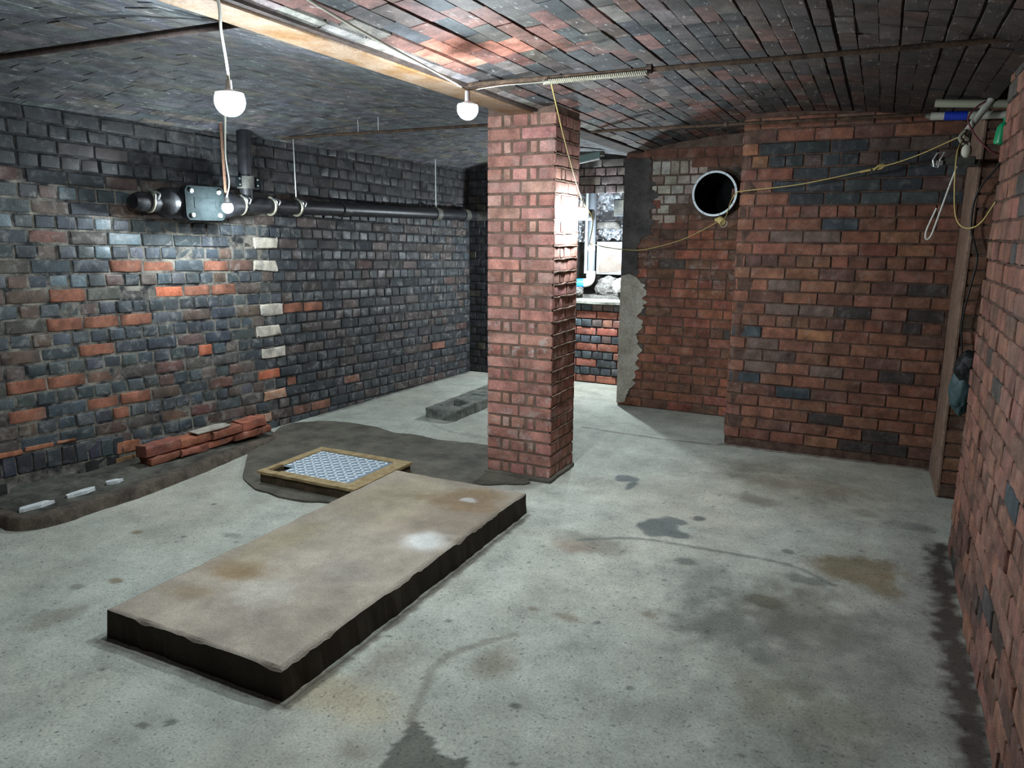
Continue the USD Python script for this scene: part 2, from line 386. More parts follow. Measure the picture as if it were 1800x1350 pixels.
for a in ((-.02, 2.75, .55, .62, (.27, .265, .215), .55, .8, .8), (-.05, 2.25, .6, .35, (.24, .25, .21), .5, .8, .9), (.18, 2.68, .16, .4, (.26, .25, .23), .6, .6, .5),
          (.3, 3.2, .12, .9, (.30, .29, .27), .7, .6, .4), (-.379, 2.763, .22, .15, DK, .55, .7, .9), (-.191, 2.788, .36, .26, DK, .42, .8, 1.0), (-.2, 2.95, .2, .2, (.15, .14, .10), .5, .7, 1.0),
          (-.529, 3.065, .16, .15, GY, .6, .7, .8), (-.282, 3.002, .075, .05, (.11, .10, .07), .8, .3, .7), (.051, 3.519, .20, .15, BR, .85, .4, .6), (.167, 3.40, .06, .13, BR, .7, .5, .6), (-.06, 3.43, .13, .05, BR, .5, .5, .6),
          (-1.094, 2.091, .085, .095, (.21, .19, .145), .85, .6, .4), (-.923, 1.904, .018, .016, DK, .9, .3, .4), (-.507, 4.244, .106, .08, (.20, .18, .14), .8, .5, .6),
          (-.261, 4.625, .40, .12, (.27, .235, .18), .7, .6, .8), (-.567, 4.908, .23, .10, (.24, .22, .17), .7, .6, .8), (-1.121, 3.237, .17, .10, GB, .75, .6, .8), (-1.209, 3.153, .09, .06, (.34, .26, .2), .7, .6, .6),
          (-.674, 3.234, .048, .045, DK, .8, .4, .5), (-.163, 3.295, .077, .035, DK, .7, .4, .7), (-.265, 3.579, .03, .035, DK, .8, .4, .6), (-2.868, 1.897, .03, .02, BR, .8, .4, .5), (-3.264, 2.292, .032, .025, BR, .8, .4, .5),
          (-2.8, 1.57, .07, .12, GB, .7, .6, .6), (-2.972, 1.784, .03, .02, DK, .6, .4, .6), (-2.8, 2.49, .06, .03, DK, .5, .4, 1.0), (.06, 4.317, .08, .06, GB, .7, .5, .6), (.28, 4.203, .12, .06, DK, .6, .5, .8),
          (-.699, 2.674, .034, .025, BR, .6, .4, .6), (-.978, 2.506, .05, .03, BR, .6, .5, .6), (-.069, 2.308, .24, .13, (.20, .19, .13), .5, .7, 1.0), (-1.455, 1.69, .20, .10, (.46, .39, .26), .75, .7, .5),
          (-1.912, 1.295, .021, .013, DK, .8, .4, .6), (-1.845, 1.345, .017, .013, DK, .8, .4, .6), (-1.128, 2.506, .028, .02, BR, .6, .4, .6),
          (-1.45, 1.93, .07, .14, (.28, .25, .19), .5, .7, .6), (-1.25, 1.5, .05, .03, BR, .4, .5, .6),
          (-.745, 3.799, .038, .042, DK, .95, .2, .3), (-1.293, 4.26, .075, .06, (.15, .165, .165), .95, .2, .7), (-1.229, 4.146, .03, .09, (.15, .165, .165), .9, .25, .6)):
    stain(*a)
rs = np.random.default_rng(77)
for _ in range(60):
    stain(rs.uniform(-3.5, .3), rs.uniform(1.1, 4.6), rs.uniform(.006, .014), rs.uniform(.006, .016), DK, .85, .3, .3)
# the damp C-shaped patch and the screeded corner in front
w = stain(-.905, 3.60, .105, .135, (.125, .135, .125), .97, .12, .35); gl = np.maximum(gl, w * .35)
for a in ((-.80, 3.53, .07, .045), (-.845, 3.70, .07, .05)):
    w = stain(*a, (.13, .14, .13), .95, .15, .4); gl = np.maximum(gl, w * .3)
stain(-.765, 3.63, .05, .035, base, .95, .25, .3)
wet = sg.Polygon([(-1.19, 1.695), (-1.15, 1.693), (-1.115, 1.665), (-1.07, 1.655), (-1.045, 1.625), (-1.0, 1.60), (-.965, 1.61), (-.95, 1.64), (-.925, 1.60), (-.88, 1.57), (-.80, 1.53), (-.74, 1.40), (-.72, .9), (-1.2, .9), (-1.13, 1.40), (-1.165, 1.6)])
import shapely
ins = shapely.contains_xy(wet, X + NB2 * .03, Y + NB * .03)
col[ins] = np.array([.165, .165, .135]) * (1 + NB[ins, None] * .5)
def line(pts, wd, c, s=.8):
    global col
    ls = sg.LineString(spline(pts, 6)); d = shapely.distance(ls, shapely.points(X, Y))
    wv = (np.clip(1.6 - d / wd + NB2 * 2.2, 0, 1) * s)[:, None]
    col = col * (1 - wv) + np.asarray(c) * wv
line([(-1.22, 3.25), (-.95, 3.40), (-.62, 3.42), (-.25, 3.42), (-.05, 3.30)], .012, DK, .7)
line([(-1.19, 1.69), (-1.22, 1.82), (-1.28, 1.98), (-1.24, 2.12), (-1.12, 2.3)], .015, (.25, .24, .19), .7)
line([(-2.0, 5.32), (-1.5, 5.27), (-.92, 5.30)], .012, (.14, .13, .12), .7)
line([(-3.3, 5.0), (-2.9, 4.72), (-2.14, 4.65)], .010, (.2, .2, .19), .5)
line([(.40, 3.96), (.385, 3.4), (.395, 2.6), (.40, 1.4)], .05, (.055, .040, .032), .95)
line([(-3.98, 6.95), (-4.05, 5.7), (-4.1, 4.6)], .02, (.12, .12, .11), .7)
line([(-.92, 5.34), (.42, 5.34)], .016, (.10, .06, .05), .8)
line([(-1.58, 1.57), (-1.585, 2.5), (-1.585, 3.42)], .016, (.10, .085, .06), .85)  # painted shadow on the floor along the slab's right side
line([(-2.5, 1.55), (-2.0, 1.555), (-1.6, 1.56)], .010, (.16, .14, .11), .7)  # painted shadow on the floor before the slab's front edge
fl = part(None, 'floor', (FP, FQ), 'concrete', smooth=True, tint=np.clip(col, .01, .9), gloss=gl)
tag(fl, 'pale grey stained concrete cellar floor', 'floor', kind='structure')

# ---- left wall: English bond, dark blue header courses between flashed red stretcher courses
wl = thing('wall_left', 'long sooty wall of blue and red bricks behind the drain pipe', 'wall', (-4.1, 4.5, 0), kind='structure')
ld = np.array([-.0515, -.99867, 0]); lnorm = np.array([.99867, -.0515, 0])
lmap = plane_map((-3.993, 6.957, 0), ld + np.array([0, 0, .028]), (0, 0, 1), lnorm)
LWS = [(3.622, 1.023, 'R'), (4.272, 1.022, 'O'), (3.818, .848, 'O'), (3.419, .603, 'R'), (2.92, .376, 'R'), (3.38, 1.034, 'O'), (3.163, 1.02, 'O'), (3.822, 1.191, 'O'), (3.592, 1.197, 'O'), (3.304, 1.208, 'O'),
       (4.092, .692, 'O'), (4.296, .48, 'O'), (4.53, .492, 'O'), (4.504, .32, 'O'), (4.032, .286, 'O'), (4.235, .351, 'O'), (2.507, .873, 'O'), (2.352, .874, 'O'), (2.141, .223, 'R'), (2.551, .257, 'O'), (3.921, .353, 'O'),
       (4.198, .84, 'O'), (4.362, .852, 'O'), (2.857, 1.37, 'P'), (2.843, 1.208, 'P'), (2.858, 1.027, 'P'), (2.844, .86, 'P'), (2.85, .705, 'P'), (2.863, .545, 'P'), (2.878, .206, 'Q'), (2.891, .046, 'Q'),
       (4.052, 1.443, 'B'), (4.537, 1.421, 'B'), (4.064, 1.269, 'B'), (3.835, 1.366, 'B'), (4.301, 1.111, 'B'), (4.168, 1.109, 'B'), (4.178, 1.614, 'B')]
bl = []
H = .0831
for k in range(-13, 16):
    v0 = .972 + H * k; v1 = v0 + H
    head = k % 2 != 0
    u = rng.uniform(0, .1) if head else rng.uniform(0, .2)
    u = -.06 + (0 if head else .056)
    while u < 8.2:
        wd = (.112 if head else .222) * rng.uniform(.95, 1.05)
        r = (u + .004, u + wd - .004, v0 + .0045, v1 - .0045)
        u += wd
        um, vm = (r[0] + r[1]) / 2, (v0 + v1) / 2
        if vm + .028 * um > 2.20 or vm + .028 * um < -.06: continue
        if 4.02 < um < 5.4 and vm < .13 - .5 * (um - 4.75) ** 2 * .25: continue        # the blocked arch
        c = hit(r, LWS); ends = None; gloss = 0.0; lime = .25; proud = rng.normal(0, .003); jit = .0024; flash = (rng.uniform(.3, 1), rng.uniform(.3, 1))
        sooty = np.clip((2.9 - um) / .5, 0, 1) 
        top_shade = np.clip((vm + .028 * um - 1.74) / .14, 0, 1)  # shade above the lamp's cutoff, painted into the upper bricks
        if c in ('R', 'O'):
            tint = np.array((.44, .125, .062)) if c == 'R' else np.array((.26, .10, .060)); ends = None if c == 'R' else np.array(BROWN) * .55; lime = .1; flash = (.8, .5)
        elif c == 'P':
            tint = np.array((.52, .46, .38)); proud = .012; jit = .007; lime = .6
        elif c == 'Q':
            tint = np.array((.40, .22, .14)); proud = .006; jit = .006; lime = .5
        elif c == 'B':
            tint = np.array((.12, .155, .17)); gloss = .85  # lamp highlights painted in as a brighter blue tint
        elif head:
            tint = pick((4, np.array(BLUE) * 1.35), (3, SLATE), (.8, (.11, .07, .055)), (.5, GREY)); gloss = rng.uniform(.3, .8)
        else:
            tint = pick((2.6, (.105, .068, .052)), (.8, (.16, .078, .056)), (2.6, np.array(BLUE) * 1.2), (2, (.082, .070, .062)), (1.6, SLATE)); gloss = rng.uniform(.1, .5)
            if tint[0] > tint[2] * 1.4: ends = np.array((.05, .042, .038))
        if c is None:
            tint = tint * .86
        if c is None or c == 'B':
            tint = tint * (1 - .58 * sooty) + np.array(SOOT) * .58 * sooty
            tint = tint * (1 - .85 * top_shade) + np.array((.020, .021, .023)) * .85 * top_shade; lime = lime * (1 - .6 * top_shade)
            if sooty > .5 and not head and vm < .5 and rng.random() < .2: tint = np.array((.20, .085, .055))
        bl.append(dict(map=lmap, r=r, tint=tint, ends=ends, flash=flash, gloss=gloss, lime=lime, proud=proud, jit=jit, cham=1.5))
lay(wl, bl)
backing(wl, 'mortar', lmap, sg.Polygon([(2.75, -.28), (8.3, -.42), (8.3, 1.56), (2.75, 1.70)]), -.12, -.0065, 'mortar_soot')
backing(wl, 'mortar', lmap, sg.Polygon([(-.1, -.2), (2.75, -.28), (2.75, 1.70), (8.3, 1.56), (8.3, 2.02), (-.1, 2.25)]), -.12, -.0075, 'mortar_dim')  # darker joints: soot at the far end, painted shade along the top
# the low blocked arch at the foot of the wall
def lw(u, v, n=0.0): return lmap(np.array([[u, v, n]]))[0]
u = 4.03
for k in range(16):
    wd = rng.uniform(.072, .088) if k > 2 else .078
    drop = .125 * (u - 4.75) ** 2 * .25
    z1 = .132 - drop; z0 = .022 - drop
    p, f, t = brick(u + .003, u + wd - .003, z0, z1, .004, jit=.003, cham=1.4)
    P = lmap(p); tc = pick((3, BLUE), (2, SOOT), (1, (.03, .03, .045)))
    part(wl, 'brick', (P, f[:, ::-1]), 'brick', smooth=True, tint=np.tile(tc, (len(p), 1)), gloss=.5, lime=.1)
    u += wd
for (a, b, c, d, m, pr) in ((4.30, 4.72, -.165, -.03, 'render_green', -.004), (4.06, 4.30, -.12, .01, 'mortar_dark', -.006), (4.72, 5.3, -.16, .0, 'mortar_dark', -.004)):
    part(wl, 'arch_infill', (lmap(brick(a, b, c, d, pr, extra=(.2, .4, .6, .8), jit=.006, cham=3)[0]), brick(a, b, c, d, extra=(.2, .4, .6, .8))[1][:, ::-1]), m, smooth=True)
for (a, b, c, d) in ((4.33, 4.44, .148, .172), (4.46, 4.62, .142, .170), (4.63, 4.80, .136, .165), (3.99, 4.10, -.10, -.02), (3.92, 3.985, -.10, -.02), (3.93, 4.09, .0, .08)):
    p, f, t = brick(a, b, c, d, .004, jit=.003)
    part(wl, 'brick', (lmap(p), f[:, ::-1]), 'brick', smooth=True, tint=np.tile(np.array((.19, .10, .045)) if d < .01 else np.array((.32, .12, .062)), (len(p), 1)), gloss=0, lime=.1)

# ---- back wall with the lit opening on its right
wb = thing('wall_back', 'far back wall of dark bricks with the bright pipe opening at its right', 'wall', (-3, 7.0, 0), kind='structure')
YB = 7.02
bmap = plane_map((0, YB, 0), (1, 0, 0), (0, 0, 1), (0, -1, 0))
HX0, HX1, HZ0, HZ1 = -2.98, -2.10, .835, 1.915
bb = []
for k in range(27):
    v0, v1 = .0825 * k, .0825 * (k + 1)
    head = k % 2 == 1
    u = -4.08 + (.056 if head else 0)
    while u < -1.95:
        wd = (.112 if head else .224) * rng.uniform(.97, 1.03)
        r = (u + .004, u + wd - .004, v0 + .004, v1 - .004); u += wd
        um, vm = (r[0] + r[1]) / 2, (r[2] + r[3]) / 2
        if HX0 - .02 < um < HX1 + .02 and HZ0 - .01 < vm < HZ1: continue
        if vm > 2.2: continue
        if um < -2.98: tint = pick((4, SOOT), (1, (.03, .03, .034)), (.5, (.05, .045, .03))) * .7; gl_ = .4
        elif vm > 1.8: tint = pick((2, (.15, .11, .10)), (1, (.10, .08, .075))); gl_ = .1
        else:
            tint = pick((4, (.33, .115, .075)), (.6, SLATE)) if not head else pick((3, (.07, .085, .095)), (1, (.30, .13, .09)), (.5, GREY)); gl_ = .3
        bb.append(dict(map=bmap, r=r, tint=tint, gloss=gl_, lime=.25 if um > -2.98 else .1, proud=rng.normal(0, .002), jit=.0022, cham=1.2))
lay(wb, bb)
bp = sg.box(-4.15, -.05, -1.9, 2.36)
backing(wb, 'mortar', bmap, sg.box(-4.15, -.05, -1.9, 2.36).difference(sg.box(HX0, HZ0, HX1, HZ1)), -.16, -.010, 'mortar_dark')
# the chamber behind the opening
cv = thing('wall_cavity', 'pale dusty chamber behind the opening in the back wall', 'wall', (-2.5, 7.5, 0), kind='structure')
part(cv, 'back_face', box(-3.3, -1.9, 8.0, 8.1, .3, 2.3), 'rubble')
part(cv, 'side_face', box(-3.35, -3.25, 7.19, 8.1, .3, 2.3), 'rubble'); part(cv, 'side_face', box(-1.98, -1.9, 7.19, 8.1, .3, 2.3), 'rubble')
part(cv, 'roof', box(-3.35, -1.9, 7.19, 8.1, 2.2, 2.3), 'rubble'); part(cv, 'base', box(-3.35, -1.9, 7.30, 8.1, .25, .88), 'rubble'); part(cv, 'ledge', box(-3.35, -1.9, 7.19, 7.31, .25, .82), 'rubble')

# ---- recess wall (brown, round duct in it)
YM = 6.19
wm = thing('wall_recess', 'dim brown brick wall with the round black duct and a cement edge', 'wall', (-1.5, YM, 0), kind='structure')
mmap = plane_map((0, YM, 0), (1, 0, 0), (0, 0, 1), (0, -1, 0))
msid = plane_map((-2.0, 0, 0), (0, 1, 0), (0, 0, 1), (-1, 0, 0))
DC, DR = (-1.236, 1.827), .188
mb = []
def edge_x(z):      # ragged edge of the cement render
    q = np.array([[z * 6, 0, 0], [z * 26, 3, 0], [z * 70, 7, 0]]); a = meshkit.noise(q, 3) - .5
    return -1.825 + .055 * a[0] + .05 * a[1] + .02 * a[2] + .018 * abs(math.sin(z * math.pi / .0815)) - .06 * math.exp(-((z - .62) / .06) ** 2) - .14 * max(0, (.22 - z) / .22) + (.055 if z > 1.5 else 0) - .03 * (1.15 < z < 1.5)
for k in range(27):
    v0, v1 = .0815 * k, .0815 * (k + 1)
    head = k % 5 == 3
    u = -2.0 + (.11 if k % 2 else 0) * (0 if head else 1)
    while u < -.93:
        wd = (.112 if head else .222) * rng.uniform(.96, 1.04)
        r = (u + .0035, min(u + wd, -.90) - .0035, v0 + .0035, v1 - .0035); u += wd
        um, vm = (r[0] + r[1]) / 2, (r[2] + r[3]) / 2
        if r[1] - r[0] < .03 or r[1] < edge_x(vm) - .03 or vm > 2.16: continue
        if math.hypot(um - DC[0], vm - DC[1]) < DR + .03: continue
        if -1.78 < um < -1.36 and 1.60 < vm < 2.12: continue
        tint = pick((4, (.20, .075, .045)), (2, (.15, .07, .045)), (.6, (.075, .06, .05)), (1.5, (.24, .085, .05)))
        if vm > 1.62 or (vm > 1.2 and um < -1.5): tint = tint * .55 + np.array((.05, .035, .028)) * .45
        mb.append(dict(map=mmap, r=r, tint=tint, gloss=.1, lime=.3 if 1.0 < vm < 1.35 else .12, proud=rng.normal(0, .002), jit=.002, cham=1.1))
PALE = [(2, (.40, .34, .29)), (1.4, (.30, .24, .20)), (.8, (.22, .15, .12))]
for i in range(6): mb.append(dict(map=mmap, r=(-1.765 + i * .077, -1.765 + i * .077 + .068, 1.995, 2.10), tint=pick(*PALE[:2]), lime=.3, jit=.002))
for zz, us in ((1.915, (-1.768, -1.66, -1.55, -1.44)), (1.838, (-1.765, -1.715, -1.60, -1.49)), (1.758, (-1.762, -1.655, -1.545)), (1.68, (-1.758, -1.71)), (1.60, (-1.755, -1.65, -1.545, -1.44))):
    for i, u0 in enumerate(us):
        wd = (us[i + 1] - u0 if i + 1 < len(us) else .105) - .008
        mb.append(dict(map=mmap, r=(u0, u0 + wd, zz, zz + .068), tint=pick(*PALE) if zz > 1.62 or i < 2 else np.array((.17, .085, .055)), lime=.35, jit=.002))
for k in range(26):
    for j in range(4):
        y0 = YM + j * .21 + (.1 if k % 2 else 0); mb.append(dict(map=msid, r=(y0 + .004, min(y0 + .206, YB - .02), .0825 * k + .004, .0825 * k + .0785), tint=pick((3, (.2, .08, .05)), (1, BROWN)), seen=False)) if y0 < YB - .08 else None
lay(wm, mb)
backing(wm, 'mortar', mmap, sg.box(-1.99, 0, -.9, 2.36).difference(sg.Point(*DC).buffer(.172, 48)), -.12, -.0075, 'mortar_brown')
part(wm, 'core', box(-1.985, -1.87, YM + .12, YB, 0, 2.36), 'mortar_brown')
zs = np.linspace(0.03, 1.14, 80)
pol = sg.Polygon([(-2.004, .02)] + [(edge_x(z) + rng.normal(0, .004), z) for z in zs] + [(-1.93, 1.17), (-2.004, 1.15)])
v, f = arr(prism(pol, -.02, .010)); part(wm, 'cement_render', (mmap(v), f), 'render_pale')
zs = np.linspace(1.14, 2.13, 60)
pol = sg.Polygon([(-2.004, 1.15), (-1.93, 1.17)] + [(edge_x(z) + .0 + rng.normal(0, .004), z) for z in zs] + [(-2.004, 2.13)])
v, f = arr(prism(pol, -.02, .008)); part(wm, 'cement_render', (mmap(v), f), 'render_dark')

# ---- facing wall (right of the recess), bullnosed left corner
YF, XF0, XF1, RB = 5.355, -.915, .43, .055
wf = thing('wall_front', 'facing orange-red brick wall with scattered dark blue bricks', 'wall', (-.25, YF, 0), kind='structure')
def fmap(p):
    """u runs up the hidden side (negative), round the bullnose, then along the face."""
    u, v, n = p.T
    L = RB * math.pi / 2
    th = np.clip(u / L, 0, 1) * math.pi / 2
    cx, cy = XF0 + RB, YF + RB
    x = cx - np.cos(th) * (RB + n); y = cy - np.sin(th) * (RB + n)
    y = y + np.where(u < 0, -u, 0); x = x + np.where(u > L, u - L, 0)
    return np.stack([x, y, v], 1)
fu = lambda x: x - (XF0 + RB) + RB * math.pi / 2
FWS = [(-.36, 1.583, 'B'), (-.489, 1.159, 'G'), (-.494, .996, 'G'), (-.296, .995, 'G'), (-.037, 1.008, 'D'), (-.708, .845, 'B'), (-.616, .779, 'G'), (-.715, .67, 'G'), (-.489, .688, 'G'), (-.705, .527, 'B'), (-.653, .606, 'G'),
       (-.377, .449, 'B'), (-.149, .288, 'D'), (.004, .207, 'D'), (.09, .21, 'D'), (.063, .127, 'D'), (.234, .13, 'D'), (.261, .616, 'D'), (-.245, .609, 'G'), (.341, .992, 'D'), (.218, .948, 'D'), (-.497, 1.482, 'G'), (-.372, 1.483, 'G'), (.353, 1.173, 'D')]
FWS = [(fu(x), z, c) for x, z, c in FWS]
fb = []
UM = fu(XF1)
for k in range(-1, 26):
    v1 = 2.114 - .0824 * (k - 1); v0 = v1 - .0824
    if v1 < .01 or v1 > 2.29: continue
    v0 = max(v0, -.01)
    head = k in (2, 6, 10, 15)
    u = -.09 if k % 2 else -.20
    first = True
    while u < UM:
        wd = (.112 if head and not first else .222) * rng.uniform(.95, 1.05)
        if first: wd = .24 if not head else .20
        r = (u + .0035, min(u + wd, UM) - .0035, v0 + .004, v1 - .004); u += wd
        if r[1] - r[0] < .03: continue
        um, vm = (r[0] + r[1]) / 2, (v0 + v1) / 2; xm = um - fu(0)
        c = hit(r, FWS)
        tint = pick((5, (.185, .078, .048)), (2, (.155, .068, .044)), (1.2, (.115, .058, .042)), (.4, (.22, .098, .052)))
        gl_ = .05
        darkzone = vm > 1.70 and xm > -.72 + .12 * (2.1 - vm) / .4 and vm < 2.1
        if head and not c: tint = tint * .85
        if darkzone: tint = pick((3, (.022, .026, .028)), (1, (.075, .045, .036)), (.5, (.042, .046, .046))); gl_ = .3
        if c == 'B': tint = np.array((.034, .044, .052)); gl_ = .35
        if c == 'G': tint = np.array((.13, .085, .068)) * rng.uniform(.8, 1.1)
        if c == 'D': tint = np.array((.045, .035, .032))
        fb.append(dict(map=fmap, r=r, tint=tint, gloss=gl_, lime=.12, proud=rng.normal(0, .0018), jit=.0018, extra=tuple(np.linspace(.12, .88, 7)) if first else ()))
        first = False
for k in range(26):
    for j in range(3):
        u0 = -.3 - .215 * j - (.1 if k % 2 else 0)
        if YF - u0 + .2 < YM: fb.append(dict(map=fmap, r=(u0 - .2, u0 - .004, .0825 * k + .004, .0825 * k + .078), tint=pick((3, RED), (1, BROWN)) * .8, seen=False))
lay(wf, fb)
us = np.concatenate([[-.85], np.linspace(0, RB * math.pi / 2, 8), [UM]])
P, F = grid_mesh(us, [-.02, 2.36], lambda a, b: fmap(np.stack([a, b, 0 * a - .0075], 1)))
part(wf, 'mortar', (P, F[:, ::-1]), 'mortar_red')

# ---- jamb pier of the side doorway
wj = thing('wall_jamb', 'narrow brick jamb with a lighter rendered edge beside the doorway', 'wall', (.7, 4.9, 0), kind='structure')
jmap = plane_map((0, 4.78, 0), (1, 0, 0), (0, 0, 1), (0, -1, 0))
jb = []
for k in range(27):
    u = .435 - (.11 if k % 2 else 0)
    while u < 1.5:
        r = (max(u, .436) + .004, u + .218, .0825 * k + .004, .0825 * k + .0785); u += .222
        jb.append(dict(map=jmap, r=r, tint=pick((3, (.17, .078, .048)), (1.5, (.135, .07, .045)), (1, (.10, .06, .04))), lime=.15, jit=.002, proud=rng.normal(0, .002)))
lay(wj, jb)
part(wj, 'core', box(.44, 1.6, 4.788, 5.42, 0, 2.36), 'mortar_brown')
jr = box(.424, .447, 4.772, 5.36, 0, 2.25, .006).subdivide().subdivide().subdivide()
vv = jr.vertices.copy(); vv[:, 0] += (meshkit.fbm(vv * 9, 3, 4) - .5) * .012; vv[:, 1] += np.where(vv[:, 1] < 4.8, (meshkit.fbm(vv * 14, 3, 8) - .5) * .02, 0)
part(wj, 'rendered_edge', (vv, jr.faces), 'render_brown', smooth=True)

# ---- right wall beside the camera
wr = thing('wall_right', 'near red brick wall running along the right edge', 'wall', (XR, 1.5, 0), kind='structure')
YE = 3.93
rmap = plane_map((XR, YE, 0), (0, -1, 0), (0, 0, 1), (-1, 0, 0))
rend = plane_map((XR, YE, 0), (1, 0, 0), (0, 0, 1), (0, 1, 0))
rb = []
for k in range(27):
    v0, v1 = .0825 * k, .0825 * (k + 1)
    head = k % 5 == 2
    u = .0 if k % 2 or head else -.11
    while u < 5.2:
        wd = (.112 if head else .222) * rng.uniform(.94, 1.06)
        r = (max(u, 0) + .0035, u + wd - .0035, v0 + .0035, v1 - .0035); u += wd
        if r[1] - r[0] < .03: continue
        tint = .84 * pick((5, (.222, .100, .068)), (2, (.190, .082, .056)), (1.3, (.160, .080, .057)), (.45, (.07, .055, .048)), (.22, (.05, .06, .065)))
        if v1 < .35 and rng.random() < .25: tint = tint * .5
        rb.append(dict(map=rmap, r=r, tint=tint, gloss=.05, lime=.1, proud=rng.normal(0, .003), jit=.0024, extra=(.3, .6)))
for k in range(27):
    for j in range(3): rb.append(dict(map=rend, r=(j * .22 + .004, j * .22 + .216, .0825 * k + .004, .0825 * k + .0785), tint=pick((1, RED)), seen=False))
lay(wr, rb)
part(wr, 'mortar', box(XR + .0075, XR + .6, -1.25, YE - .0075, 0, 2.4), 'mortar_red')
# room beyond the side doorway and behind the camera
we = thing('wall_side_passage', 'dark wall at the end of the side doorway', 'wall', (1.5, 4.3, 0), kind='structure')
part(we, 'face', box(1.5, 1.6, YE - .3, 4.9, 0, 2.4), 'mortar_brown')
wk = thing('wall_rear', 'brick wall closing the cellar behind the camera', 'wall', (-2, -1.25, 0), kind='structure')
part(wk, 'core', box(-4.7, XR + .1, -1.35, -1.25, 0, 2.4), 'mortar_red')
kmap = plane_map((0, -1.25, 0), (1, 0, 0), (0, 0, 1), (0, 1, 0))
kb = [dict(map=kmap, r=(u + .004, u + .216, .0825 * k + .004, .0825 * k + .0785), tint=pick((2, RED), (1, BROWN), (1, BLUE)), seen=False) for k in range(27) for u in np.arange(-4.6 + (.11 if k % 2 else 0), .3, .222)]
lay(wk, kb)

# ---- the two brick vaults and the beam between them
def vault(root, T, ncourse, y0, y1, colour, material, width, back, joint, rel, head):
    """T(t, y, n) -> points; courses run along y."""
    bs = []
    for k in range(ncourse):
        t0, t1 = k / ncourse, (k + 1) / ncourse
        y = y0 + rng.uniform(0, .22)
        g, g2 = joint * rng.choice([.02, .8, 2.0], p=[.5, .25, .25]), joint * rng.choice([.02, .8, 2.0], p=[.5, .25, .25])
        while y < y1:
            L = .225 * rng.uniform(.9, 1.08)
            if rng.random() < .12: L *= .5
            tint, gl_, lime = colour((t0 + t1) / 2, y + L / 2)
            m = (lambda p: T(p[:, 1] / width, p[:, 0], p[:, 2]))
            bs.append(dict(map=m, r=(y + head, y + L - head, t0 * width + g, t1 * width - g2), tint=tint, gloss=gl_, lime=lime, proud=rng.normal(0, rel), jit=rel, cham=.4, deep=.02))
            y += L
    lay(root, bs, material)
    P, F = grid_mesh(np.linspace(0, 1, 30), np.linspace(y0, y1, 12), lambda a, b: T(a, b, 0 * a - (.012 if joint > .002 else .004)))
    part(root, 'mortar', (P, F), back)

def RT(t, y, n):
    x, z = arc(t, *RV); e = 1e-3
    x2, z2 = arc(t + e, *RV); s = np.hypot(x2 - x, z2 - z)
    return np.stack([x + n * (z2 - z) / s, y + 0 * t, z - n * (x2 - x) / s], 1)
def LT(t, y, n):
    xw = wall_x(y) - .03
    x = xw + (XB0 - .004 - xw) * t; z = 2.165 + .028 * t + 4 * .12 * t * (1 - t)
    s = 4 * .12 * (1 - 2 * t) / 2.1
    return np.stack([x + n * s, y + 0 * t, z - n], 1)
def rcol(t, y):
    x = RV[0] + (RV[1] - RV[0]) * t
    if t < 1 / 30: return pick((2, (.28, .26, .24)), (1, (.20, .17, .155))), 0, .7
    redness = np.clip((-.9 - x) / .8, 0, 1) * np.clip((y - 1.2) / 1.2, .3, 1) * np.clip((4.4 - y) / .6, 0, 1)
    if math.hypot((x + 1.66) / .09, (y - 2.75) / .16) < 1 or math.hypot((x + 1.45) / .08, (y - 2.95) / .14) < 1: return np.array((.40, .16, .11)), .05, .2
    c = pick((1.2 + 1.6 * redness, (.25, .115, .09)), (1.6, (.115, .10, .095)), (1.5, (.070, .076, .082)), (1, (.15, .11, .09)), (.5, (.24, .20, .18)))
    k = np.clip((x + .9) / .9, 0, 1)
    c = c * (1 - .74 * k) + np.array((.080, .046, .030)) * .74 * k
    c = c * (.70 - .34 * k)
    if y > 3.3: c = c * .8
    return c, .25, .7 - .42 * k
def lcol(t, y):
    return pick((3, (.088, .092, .098)), (1.5, (.105, .100, .096)), (1, (.075, .075, .084)), (.6, (.105, .096, .08))), .2, .75
c1 = thing('ceiling', 'right brick vault whose courses run away from the camera', 'ceiling', (-.7, 3, 2.2), kind='structure')
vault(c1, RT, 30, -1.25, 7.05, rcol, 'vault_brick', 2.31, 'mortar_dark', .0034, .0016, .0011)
c2 = thing('ceiling', 'left sooty vault with pale lime streaks above the drain pipe', 'ceiling', (-3.1, 3, 2.2), kind='structure')
vault(c2, LT, 27, -1.25, 7.05, lcol, 'vault_brick', 2.15, 'vault_lime', .0014, .0009, .001)
bm = thing('trim', 'flaking orange painted steel beam between the two vaults', 'beam', (-1.92, 3, ZB), kind='structure')
P = box(XB0, XB1, -1.25, 3.985, ZB, ZB + .016, .003)
part(bm, 'bottom_flange', P, 'beam_paint')
part(bm, 'web', box(-1.93, -1.915, -1.25, 3.985, ZB + .016, ZB + .2), 'beam_rust')
part(bm, 'flange_edge', box(XB1, XB1 + .03, -1.25, 3.985, ZB + .008, ZB + .03), 'beam_rust')
bm2 = thing('trim', 'dark steel beam carrying the vaults beyond the pillar', 'beam', (-1.92, 5.7, ZB), kind='structure')
part(bm2, 'bottom_flange', box(XB0, XB1, 4.355, 7.0, ZB, ZB + .016, .003), 'beam_rust')
part(bm2, 'web', box(-1.93, -1.915, 4.355, 7.0, ZB + .016, ZB + .2), 'beam_rust')

